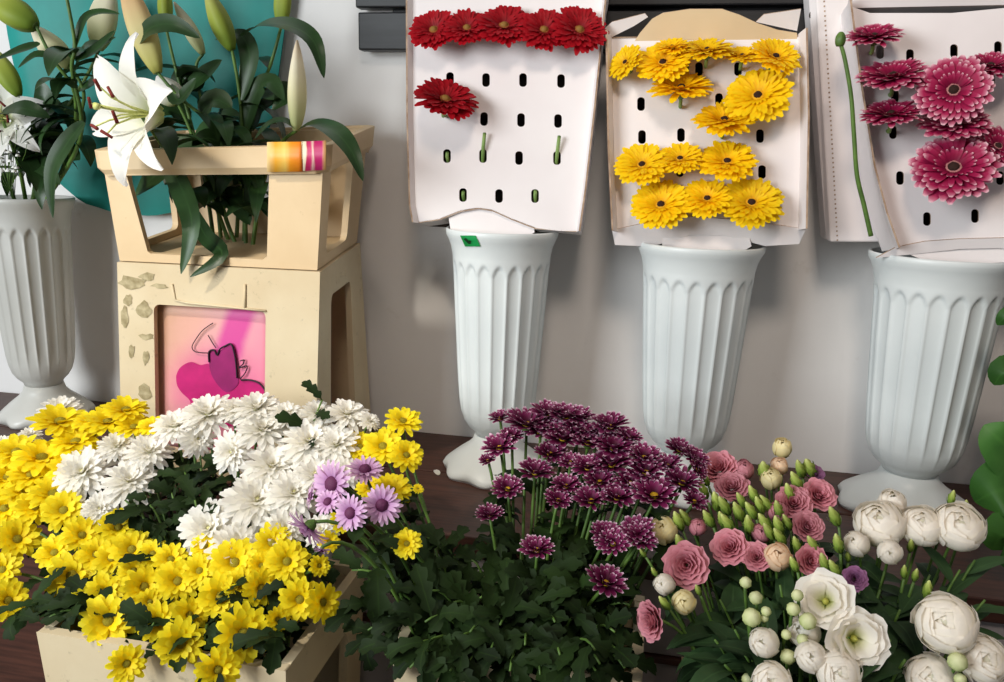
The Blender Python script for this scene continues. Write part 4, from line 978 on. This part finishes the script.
BD = [(759, 464, 12), (805, 462, 13), (798, 467, 9), (796, 479, 10), (787, 490, 9), (702, 488, 9), (704, 476, 8), (713, 499, 10), (724, 503, 10), (728, 520, 10), (737, 509, 10), (745, 522, 10), (752, 492, 9), (758, 503, 9), (767, 501, 9), (776, 507, 9), (751, 508, 9), (765, 520, 10), (776, 523, 10), (769, 529, 9), (780, 534, 9), (708, 516, 9), (685, 515, 9), (677, 518, 10), (678, 540, 9), (795, 542, 8), (813, 542, 9), (835, 541, 10), (822, 560, 10), (793, 562, 8), (833, 514, 10), (697, 588, 6), (665, 600, 8), (654, 570, 5), (643, 551, 5), (834, 566, 9), (720, 517, 8), (741, 498, 8), (786, 520, 8)]
lab = rows_labels(BD, 8, ('pointed green bud among pink lisianthus,', '%s from left in %s row down', ''))
for i, (px, py, r) in enumerate(BD):
    big = i < 2
    lis('lisianthus_bud', 'budlong', px+r*.5, py+r*1.1, r*1.0, 1.7, rnd.uniform(-1.2, -.3), lab[i], 'bud', 'green lisianthus buds', Y3(py)-.02, leaves=(2, .05, .018, 0), fwd=.7, squash=.7 if big else 1)
for px, py, r, up, sd, k, Y, lb in (
    (826, 602, 26, .75, -.2, 'wopen', -.76, 'open white lisianthus with a green-yellow eye, upper one of the white pair'), (852, 638, 28, .55, .5, 'wopen', -.78, 'open white lisianthus with yellow eye, lower right one of the white pair'),
    (806, 634, 18, .9, -.5, 'wcup', -.76, 'white lisianthus half hidden behind the open pair'), (765, 643, 17, .7, -.2, 'wcup', -.78, 'half-open creamy white lisianthus at the lower left of the white bunch'),
    (811, 657, 18, .7, 0, 'wcup', -.79, 'half-open creamy white lisianthus below the open pair'), (838, 672, 22, .6, .1, 'wfull', -.80, 'white lisianthus cut by the lower edge, below the open pair'), (772, 682, 19, .8, 0, 'wfull', -.81, 'white lisianthus cut by the lower edge, under the half-open one')):
    lis('white_lisianthus', k, px, py, r, up, sd, lb, 'flower', 'white lisianthus', Y)
RB = [(750, 613, 11), (756, 595, 8), (765, 609, 6), (745, 580, 7), (792, 606, 8), (806, 617, 10), (798, 593, 7), (787, 653, 9), (802, 637, 7), (785, 632, 6), (828, 646, 7), (746, 676, 7), (764, 616, 5)]
lab = rows_labels(RB, 5, ('round pale bud near open white lisianthus,', '%s from left in %s row down', ''))
for i, (px, py, r) in enumerate(RB):
    lis('lisianthus_bud', 'budround', px, py+r*.7, r*.9, 1.3, rnd.uniform(-.4, .4), lab[i], 'bud', 'round lisianthus buds', -.78, leaves=(2, .05, .02, 0))
Y4 = lambda y: lerp(-.56, -.76, (y-510)/120)
for px, py, r, up, sd, k, lb in (
    (880, 527, 26, 1.5, -.3, 'wfull', 'full white bloom at the left of the top trio on the right'), (891, 508, 17, 2.0, 0, 'wcup', 'creamy upright bloom rising behind the left one of the top trio'), (921, 528, 22, 1.3, 0, 'wfull', 'blush-white round bloom in the middle of the top trio'),
    (957, 529, 26, 1.2, .2, 'wfull', 'open white bloom at the right of the top trio'), (890, 552, 15, .4, 0, 'wcup', 'small white bud-like bloom hanging below the top trio'), (858, 546, 15, 1.0, -.5, 'wcup', 'white bloom half hidden to the left of the top trio'),
    (947, 625, 31, .7, -.2, 'wfull', 'largest white bloom, low at the right edge'), (981, 659, 25, .7, .4, 'wfull', 'ruffled white bloom in the lower right corner'), (932, 680, 26, .8, -.1, 'wfull', 'white bloom cut by the lower edge beneath the largest one')):
    lis('white_lisianthus', k, px, py, r*.93, up, sd, lb, 'flower', 'white lisianthus', Y4(py), leaves=(6, .085, .03, 0))
GB = [(950, 496, 8), (863, 509, 8), (965, 507, 9), (910, 544, 7), (904, 570, 7), (914, 573, 7), (926, 587, 10), (848, 555, 6)]
lab = rows_labels(GB, 4, ('green bud among right-hand white blooms,', '%s from left in %s row down', ''))
for i, (px, py, r) in enumerate(GB):
    lis('lisianthus_bud', 'budlong', px, py+r*1.1, r*.9, 2.6, rnd.uniform(-.3, .2), lab[i], 'bud', 'buds among the white blooms', Y4(py)+.01, leaves=(2, .07, .024, 0), fwd=.6)
for px, py, r, lb in ((957, 657, 11, 'round yellow-green bud touching the largest white bloom'), (960, 676, 7, 'small round bud at the foot of the ruffled white bloom')):
    lis('lisianthus_bud', 'budround', px, py+r*.7, r*.9, 1.1, 0, lb, 'bud', 'buds among the white blooms', -.78, leaves=(2, .06, .02, 0))
# leafy lisianthus shoots filling the right bunch
SL = [(712, 625, -.70), (720, 600, -.68), (735, 630, -.74), (760, 630, -.74), (715, 640, -.75), (745, 655, -.77), (725, 665, -.78), (860, 590, -.66), (880, 590, -.66), (870, 620, -.72), (900, 610, -.70), (890, 640, -.76), (920, 600, -.66), (905, 660, -.77), (960, 570, -.6), (975, 560, -.58), (875, 660, -.77), (930, 575, -.62), (780, 585, -.66), (700, 555, -.60), (840, 560, -.6), (885, 570, -.63), (770, 660, -.78), (985, 600, -.64)]
lab = rows_labels(SL, 7, ('grey-green shoot in the lisianthus bunch,', '%s from left in %s row', ''))
for i, (px, py, Y) in enumerate(SL):
    h = at(px, py, Y); b, v = root_in(BK3, h); t = thing('lisianthus_shoot', b, lab[i], 'stem', 'lisianthus shoots')
    P = bez(b, v, v*.4+h*.6+V((0, 0, .02)), h, 12); mb = MB(); tube(mb, P, .0024, .0014, 6); mb.build('stem', M['stem'], t); lb = MB()
    for k in range(9):
        p = P[min(12, 5+int(k*.85))]; a = rnd.uniform(0, 2*pi); d = V((cos(a), sin(a)*.8-.3, rnd.uniform(.2, .9)))
        leaf(lb, p, d, V((0, 0, 1)), rnd.uniform(.05, .085), rnd.uniform(.020, .032), rnd.uniform(.5, 1.5), 0)
    lb.build('leaves', M['leaf_lis'], t)

# ------------------------------------------------------------------ lilies
def spindle(s): return max(.03, sin(pi*min(1, .06+s*.92))**.75*(1.12-.42*s))
def lily_stem(name, base, path, label, kind, tip=None, R=None, mat=None, leaves=(), n=None, r=None, sr=.0042, vis=0, auto=6):
    """path: (px,py,Y) from base upward; kind 'bud' (with tip px) or 'open' (n, r)"""
    B = at(*base); P = [B]+[at(*p) for p in path]
    t = thing(name, B, label, 'lily', 'lilies'); S = smooth_path(P, 6)
    mb = MB(); tube(mb, S, sr, sr*.65, 8); mb.build('stem', M['stem'], t)
    e = P[-1]
    if kind == 'bud':
        T = at(*tip); d = T-e; L = d.length
        b = bud_mesh(L, R, .15, 3, .16, spindle, nu=24, nv=14); mx = Matrix.Translation(e-B) @ d.to_track_quat('Z', 'Y').to_matrix().to_4x4() @ Matrix.Rotation(rnd.uniform(0, 2), 4, 'Z')
        link('bud', b.mesh('lily_bud', M[mat]), t, mx)
        link('bud_base', bud_mesh(L*.14, R*.55, .1, 3, .1, lambda s: .5+.4*s).mesh('lily_bud_base', M['stem_pale']), t, mx)
    elif kind == 'open':
        mx = Matrix.Translation(e-B) @ aim(V(n).normalized(), r[1])
        for k in range(6):
            mb = MB(); w = .66 if k % 2 == 0 else .46; th = pi/3*k; rg = random.Random(k*5+vis)
            vs, ts, es, fs = [], [], [], []; rr, zz = .05, -.35; ns = 14
            curl = rg.uniform(2.1, 2.9)*(r[2] if len(r) > 2 else 1)
            for i in range(ns+1):
                s = i/ns; ph = 1.25-1.15*s**.8-curl*max(0, s-.45)**1.6
                if i: rr += 1.25/ns*cos(ph); zz += 1.25/ns*sin(ph)
                ww = w*.5*max(.03, sin(pi*min(1, .1+s*.88))**.9)
                up = V((-sin(ph)*cos(th), -sin(ph)*sin(th), cos(ph))); sd = V((-sin(th), cos(th), 0)); c = V((rr*cos(th), rr*sin(th), zz))
                for a in (-1, -.6, -.2, 0, .2, .6, 1):
                    vs.append(c+sd*(a*ww)+up*(.35*ww*abs(a)**1.6+(.06*ww if a == 0 else 0)+.07*w*sin(s*11+a*3)*abs(a)*s)); ts.append(s); es.append(abs(a))
            for i in range(ns):
                for a in range(6): q = i*7+a; fs.append((q, q+1, q+8, q+7))
            mb.add(vs, fs, ts, es); link('petal', mb.mesh('lily_petal', M['lily']), t, mx @ Matrix.Diagonal((r[0], r[0], r[0], 1)))
        sc = Matrix.Diagonal((r[0], r[0], r[0], 1))
        for k in range(6):
            th = pi/3*k+.5; d = V((cos(th), sin(th), 0)); mb = MB()
            p = [V((0, 0, -.25)), d*.08+V((0, 0, .12)), d*.18+V((0, 0, .36)), d*.33+V((0, 0, .52))]
            tube(mb, p, .018, .012, 5); st = link('stamen', mb.mesh('stamen', M['fil']), t, mx @ sc)
            mb = MB(); a = p[-1]; q = d.cross(V((0, 0, 1))); q = (q*cos(k*1.3)+d*sin(k*1.3)*.6+V((0, 0, .5*sin(k*2.1)))).normalized(); tube(mb, [a-q*.085, a-q*.04, a+q*.04, a+q*.085], .022, .026, 6); an = link('anther', mb.mesh('anther', M['anther']), st, Matrix.Identity(4))
        mb = MB(); tube(mb, [V((0, 0, -.3)), V((.02, 0, .28)), V((.06, .02, .60))], .024, .02, 6); tube(mb, [V((.06, .02, .59)), V((.065, .02, .65))], .045, .05, 8); link('pistil', mb.mesh('pistil', M['fil']), t, mx @ sc)
    for q in range(auto):
        p = S[min(len(S)-3, 5+int((len(S)*.55)*(q+rnd.random()*.6)/auto))]; a = rnd.uniform(0, 2*pi)
        mb = MB(); leaf(mb, p, V((cos(a), sin(a)*.6-.3, rnd.uniform(.2, .9))), V((0, 0, 1)), rnd.uniform(.08, .13), rnd.uniform(.030, .045), rnd.uniform(.9, 2.2), 0, 10)
        mb.build('leaf', M['leaf_lily'], t)
    for lf in leaves:
        pts, w = lf[0], lf[1]; nr = V(lf[2]) if len(lf) > 2 else V((.1, -.75, .65))
        mb = MB(); leaf_path(mb, [at(*p) for p in pts], w, nr); mb.build('leaf', M['leaf_lily'], t)
YC_ = -.20
yc = YC_
lily_stem('lily', (252, 252, -.2), [(258, 210, yc), (270, 160, yc), (284, 140, -.24), (296, 131, -.27)], 'large closed cream lily bud standing over the sticker corner of the crate', 'bud', (297, 40, -.27), .0185, 'lilyc',
    [([(297, 129, -.27), (283, 121, -.28), (268, 125, -.29), (255, 139, -.30)], .028, (0, -.4, 1)), ([(298, 130, -.28), (315, 124, -.31), (335, 132, -.36), (352, 152, -.38), (363, 181, -.385)], .040, (.3, -.6, .7)), ([(262, 200, yc), (280, 215, -.22), (292, 235, -.24)], .04)])
lily_stem('lily', (246, 255, -.19), [(245, 200, -.19), (243, 140, -.19), (239, 90, -.2), (232, 50, -.21)], 'pointed green lily bud in the middle of the crate lilies', 'bud', (205, -14, -.22), .021, 'lilyg',
    [([(243, 135, -.19), (255, 95, -.2), (270, 82, -.2), (284, 100, -.22)], .045), ([(241, 100, -.2), (250, 60, -.19), (240, 35, -.18), (215, 40, -.17)], .035), ([(244, 180, -.19), (228, 150, -.23), (208, 138, -.26), (192, 146, -.28)], .05), ([(246, 215, -.19), (255, 180, -.22), (258, 150, -.22)], .045)])
lily_stem('lily', (240, 255, -.18), [(222, 200, -.18), (235, 148, -.19), (205, 118, -.22), (180, 98, -.24), (158, 73, -.25)], 'long flushed cream and orange lily bud above the open white lily', 'bud', (120, -34, -.24), .026, 'lilyo',
    [([(170, 85, -.24), (178, 100, -.25), (190, 88, -.25), (196, 78, -.25)], .03), ([(200, 115, -.22), (215, 100, -.22), (232, 108, -.22)], .05), ([(137, 42, -.26), (152, 27, -.27), (175, 25, -.275), (200, 38, -.27)], .038, (0, -.9, .4))])
lily_stem('lily', (215, 250, -.17), [(205, 180, -.16), (190, 120, -.15), (176, 70, -.15), (166, 28, -.15)], 'narrow yellow-green lily bud beside the flushed one', 'bud', (164, -24, -.15), .015, 'lilyg', [([(190, 120, -.15), (170, 110, -.17), (150, 118, -.2)], .05), ([(185, 90, -.15), (205, 75, -.15), (222, 60, -.15)], .045)])
lily_stem('lily', (228, 258, -.2), [(190, 200, -.24), (168, 155, -.30), (150, 128, -.37), (139, 113, -.405)], 'open white lily with dark red anthers leaning over the crate corner', 'open', n=(-.42, -.9, .02), r=(.112, .25, .7), vis=3,
    leaves=[([(150, 112, -.30), (140, 125, -.36), (128, 142, -.385), (122, 168, -.385)], .034, (-.3, -.9, .2)), ([(165, 160, -.25), (180, 185, -.28), (192, 225, -.34), (181, 274, -.355)], .042, (.1, -1, .2)), ([(190, 205, -.22), (205, 235, -.28), (222, 255, -.34), (190, 277, -.365)], .03, (.2, -.9, .3)), ([(170, 165, -.24), (150, 180, -.26), (135, 195, -.25)], .05), ([(160, 150, -.25), (185, 150, -.24), (215, 165, -.22)], .06)])
lily_stem('lily', (244, 250, -.17), [(246, 180, -.16), (252, 120, -.16), (272, 60, -.17), (281, 27, -.18)], 'green lily bud cut by the top edge, rightmost of the crate lilies', 'bud', (286, -30, -.18), .017, 'lilyg',
    [([(262, 92, -.17), (275, 92, -.19), (286, 96, -.2), (272, 110, -.21)], .05), ([(242, 36, -.2), (262, 25, -.24), (290, 26, -.27), (314, 42, -.29), (324, 78, -.29)], .043, (.2, -.6, .8)), ([(250, 130, -.16), (262, 108, -.17), (280, 100, -.18)], .04)])
lily_stem('lily', (222, 250, -.15), [(215, 180, -.14), (205, 120, -.13), (196, 70, -.12), (203, 54, -.12)], 'pale pinkish cream lily bud deep behind the narrow green bud', 'bud', (174, 2, -.12), .016, 'lilyc', [([(210, 150, -.14), (225, 120, -.15), (240, 118, -.15)], .05), ([(200, 90, -.13), (185, 75, -.14), (172, 95, -.15)], .05)])
lily_stem('lily', (236, 250, -.14), [(240, 180, -.13), (244, 130, -.13), (246, 94, -.13)], 'small upright cream lily bud behind the green middle one', 'bud', (243, 54, -.13), .011, 'lilyc', [([(242, 140, -.13), (225, 130, -.14), (210, 150, -.15)], .05), ([(240, 200, -.14), (215, 190, -.2), (195, 210, -.22)], .05)])
lily_stem('lily', (232, 250, -.16), [(210, 190, -.17), (190, 130, -.18), (178, 104, -.19)], 'white lily just opening, half hidden behind the open one', 'bud', (157, 76, -.2), .028, 'lily', [([(205, 170, -.17), (180, 165, -.2), (165, 185, -.22)], .055), ([(195, 140, -.18), (215, 128, -.19), (235, 140, -.2)], .055), ([(215, 200, -.17), (235, 200, -.19), (250, 225, -.2)], .05)])
# lilies in the far left vase
yv = -.13
lily_stem('lily', (28, 215, yv), [(20, 170, -.17), (10, 140, -.2), (2, 118, -.22)], 'open white lily cut by the left edge, in the far left vase', 'open', n=(.35, -.9, .1), r=(.085, .3, .8), vis=9, leaves=[([(2, 112, -.24), (20, 108, -.26), (36, 112, -.26), (50, 118, -.25)], .035), ([(20, 170, -.17), (40, 165, -.2), (60, 185, -.22)], .04)])
lily_stem('lily', (30, 215, yv), [(38, 170, -.15), (32, 120, -.19), (19, 96, -.22)], 'pointed green lily bud over the white lily at the left edge', 'bud', (-10, 45, -.22), .021, 'lilyg', [([(35, 130, -.18), (45, 105, -.2), (40, 80, -.2)], .045), ([(38, 165, -.15), (25, 140, -.18), (15, 150, -.19)], .05)])
lily_stem('lily', (40, 215, yv), [(70, 150, -.17), (75, 95, -.22), (52, 58, -.25), (36, 26, -.26)], 'big olive green lily bud in the top left corner', 'bud', (-14, -2, -.26), .030, 'lilyg', [([(40, 44, -.25), (20, 50, -.26), (-5, 60, -.27)], .022), ([(50, 56, -.25), (35, 55, -.26), (18, 68, -.27)], .018), ([(84, 122, -.26), (66, 145, -.28), (52, 175, -.29), (53, 218, -.29)], .046, (-.2, -.9, .3))])
lily_stem('lily', (38, 215, yv), [(60, 160, -.15), (84, 100, -.18), (70, 66, -.2)], 'cream lily bud with pink blush beside the tall stem, far left vase', 'bud', (30, 24, -.2), .026, 'lilyc', [([(75, 72, -.2), (85, 48, -.22), (100, 45, -.23), (116, 37, -.23)], .026), ([(80, 90, -.19), (95, 80, -.2), (100, 60, -.2)], .03), ([(60, 160, -.15), (45, 130, -.16), (30, 135, -.17)], .06)])
lily_stem('lily', (36, 215, yv), [(80, 140, -.2), (72, 70, -.25), (75, 45, -.26), (66, -6, -.27)], 'tall lily stem running out of the top edge, far left vase', 'bud', (60, -60, -.27), .018, 'lilyg', [([(74, 50, -.26), (84, 20, -.25), (100, 12, -.24), (120, 14, -.24)], .02), ([(75, 60, -.25), (95, 50, -.24), (115, 30, -.22)], .024)])
lily_stem('lily', (30, 215, yv), [(45, 150, -.12), (90, 70, -.12), (98, 50, -.12)], 'pale half-open lily behind the stems at the top left', 'bud', (112, -20, -.12), .03, 'lilyc', [([(60, 120, -.12), (40, 110, -.13), (20, 120, -.14)], .07), ([(50, 140, -.12), (65, 115, -.13), (85, 125, -.14)], .07), ([(45, 160, -.13), (60, 150, -.15), (80, 160, -.16)], .06), ([(40, 175, -.13), (52, 155, -.16), (70, 135, -.18)], .06)])
# baby's breath
B = at(20, 215, -.15); t = thing('babys_breath', B, "airy sprig of tiny white baby's breath in the far left vase", 'sprig'); mb = MB(); bl = MB()
for i in range(24):
    px, py = rnd.uniform(-6, 18), rnd.uniform(125, 172)
    if i < 8: px, py = [(8, 138), (27, 144), (22, 128), (9, 153), (10, 162), (2, 163), (14, 168), (8, 145)][i]
    q = at(px, py, -.235+rnd.uniform(-.015, .02)); tube(mb, bez(B, B+V((0, -.03, .08)), q-V((0, 0, .03)), q, 5), .0006, .0005, 4)
    d = dome(.0048, .0045, 0, 8, 3, .25, i); bl.add([q+v for v in d.v], d.f)
mb.build('sprig_stems', M['stem'], t); bl.build('blossoms', M['gyp'], t)

# ------------------------------------------------------------------ green plant at the right edge
pb = V((.86, -.24, BENCH)); t = thing('leafy_potted_plant', pb, 'bright green broad-leaved plant reaching in at the right edge', 'plant')
mb = MB(); vs = []; fs = []
for i, (r, z) in enumerate(((.055, 0), (.075, .13), (.08, .13), (.08, .15), (.07, .15), (.065, .12), (0.001, .118))):
    for j in range(24): vs.append(pb+V((r*cos(2*pi*j/24), r*sin(2*pi*j/24), z)))
for i in range(6):
    for j in range(24): fs.append((i*24+j, i*24+(j+1) % 24, (i+1)*24+(j+1) % 24, (i+1)*24+j))
fs.append(tuple(range(23, -1, -1))); mb.add(vs, fs); mb.build('pot', noisy('terracotta', '8a4a30', 'a05a3a', 10, .7), t)
for (pts, w) in (([(1050, 470, -.30), (1020, 455, -.36), (1000, 440, -.38), (984, 425, -.37)], .09), ([(1050, 500, -.32), (1018, 490, -.38), (995, 492, -.40), (975, 502, -.38)], .10), ([(1050, 560, -.33), (1020, 545, -.40), (1003, 535, -.42), (992, 550, -.40)], .08), ([(1055, 400, -.28), (1025, 380, -.33), (1005, 372, -.34), (994, 385, -.33)], .06), ([(1055, 340, -.27), (1025, 320, -.31), (1008, 316, -.32), (997, 325, -.31)], .035), ([(1060, 440, -.3), (1040, 400, -.3), (1030, 360, -.28), (1030, 320, -.27)], .08)):
    P = [at(*p) for p in pts]; mb = MB(); tube(mb, bez(pb+V((0, 0, .12)), pb+V((0, 0, .3)), P[0]+V((.03, 0, 0)), P[0], 8), .003, .002, 6); o = mb.build('stem', M['stem'], t)
    mb = MB(); leaf_path(mb, P, w, V((-.2, -.9, .4)), .12); mb.build('leaf', M['leaf_bright'], t)
# a stray white petal on the bench
p = atz(437, 474, BENCH+.001); mb = MB(); petal(mb, 2.2, -.008, .019, .012, .25, .1, .001, .3, 5, .5); q = MB(); q.add([p+v for v in mb.v], mb.f, mb.t, mb.e); o = q.build('fallen_petal', M['whi']); tag(o, 'single white petal fallen on the bench beside the tagged vase', 'petal')

# ------------------------------------------------------------------ light
def area(name, loc, target, size, power, col, sy=None):
    l = bpy.data.lights.new(name, 'AREA'); l.energy = power; l.color = col; l.size = size
    if sy: l.shape = 'RECTANGLE'; l.size_y = sy
    o = bpy.data.objects.new(name, l); C.objects.link(o); o.location = loc; o.rotation_euler = (V(target)-V(loc)).to_track_quat('-Z', 'Y').to_euler(); return o
def spot(name, loc, target, power, col, ang=60, rad=.05, blend=.6):
    l = bpy.data.lights.new(name, 'SPOT'); l.energy = power; l.color = col; l.spot_size = radians(ang); l.spot_blend = blend; l.shadow_soft_size = rad
    o = bpy.data.objects.new(name, l); C.objects.link(o); o.location = loc; o.rotation_euler = (V(target)-V(loc)).to_track_quat('-Z', 'Y').to_euler(); return o
area('shop_window', (-2.3, -2.9, 1.7), (-.3, -.1, .95), 1.6, 100, (.91, .97, 1.0), 1.4)
spot('ceiling_spot', (-1.3, -1.6, 2.5), (-.75, -.5, .7), 105, (1, .93, .80), 38, .06, .9)
spot('track_spot', (.1, -2.0, 2.5), (.4, -.12, 1.0), 70, (1, .86, .74), 60, .22, .8)
w = bpy.data.worlds.new('room_light'); SC.world = w; w.use_nodes = True
w.node_tree.nodes['Background'].inputs[0].default_value = (.95, .95, 1, 1); w.node_tree.nodes['Background'].inputs[1].default_value = .15
SC.view_settings.view_transform = 'Standard'; SC.view_settings.look = 'None'; SC.view_settings.exposure = .14; SC.view_settings.gamma = 1; SC.view_settings.use_curve_mapping = False
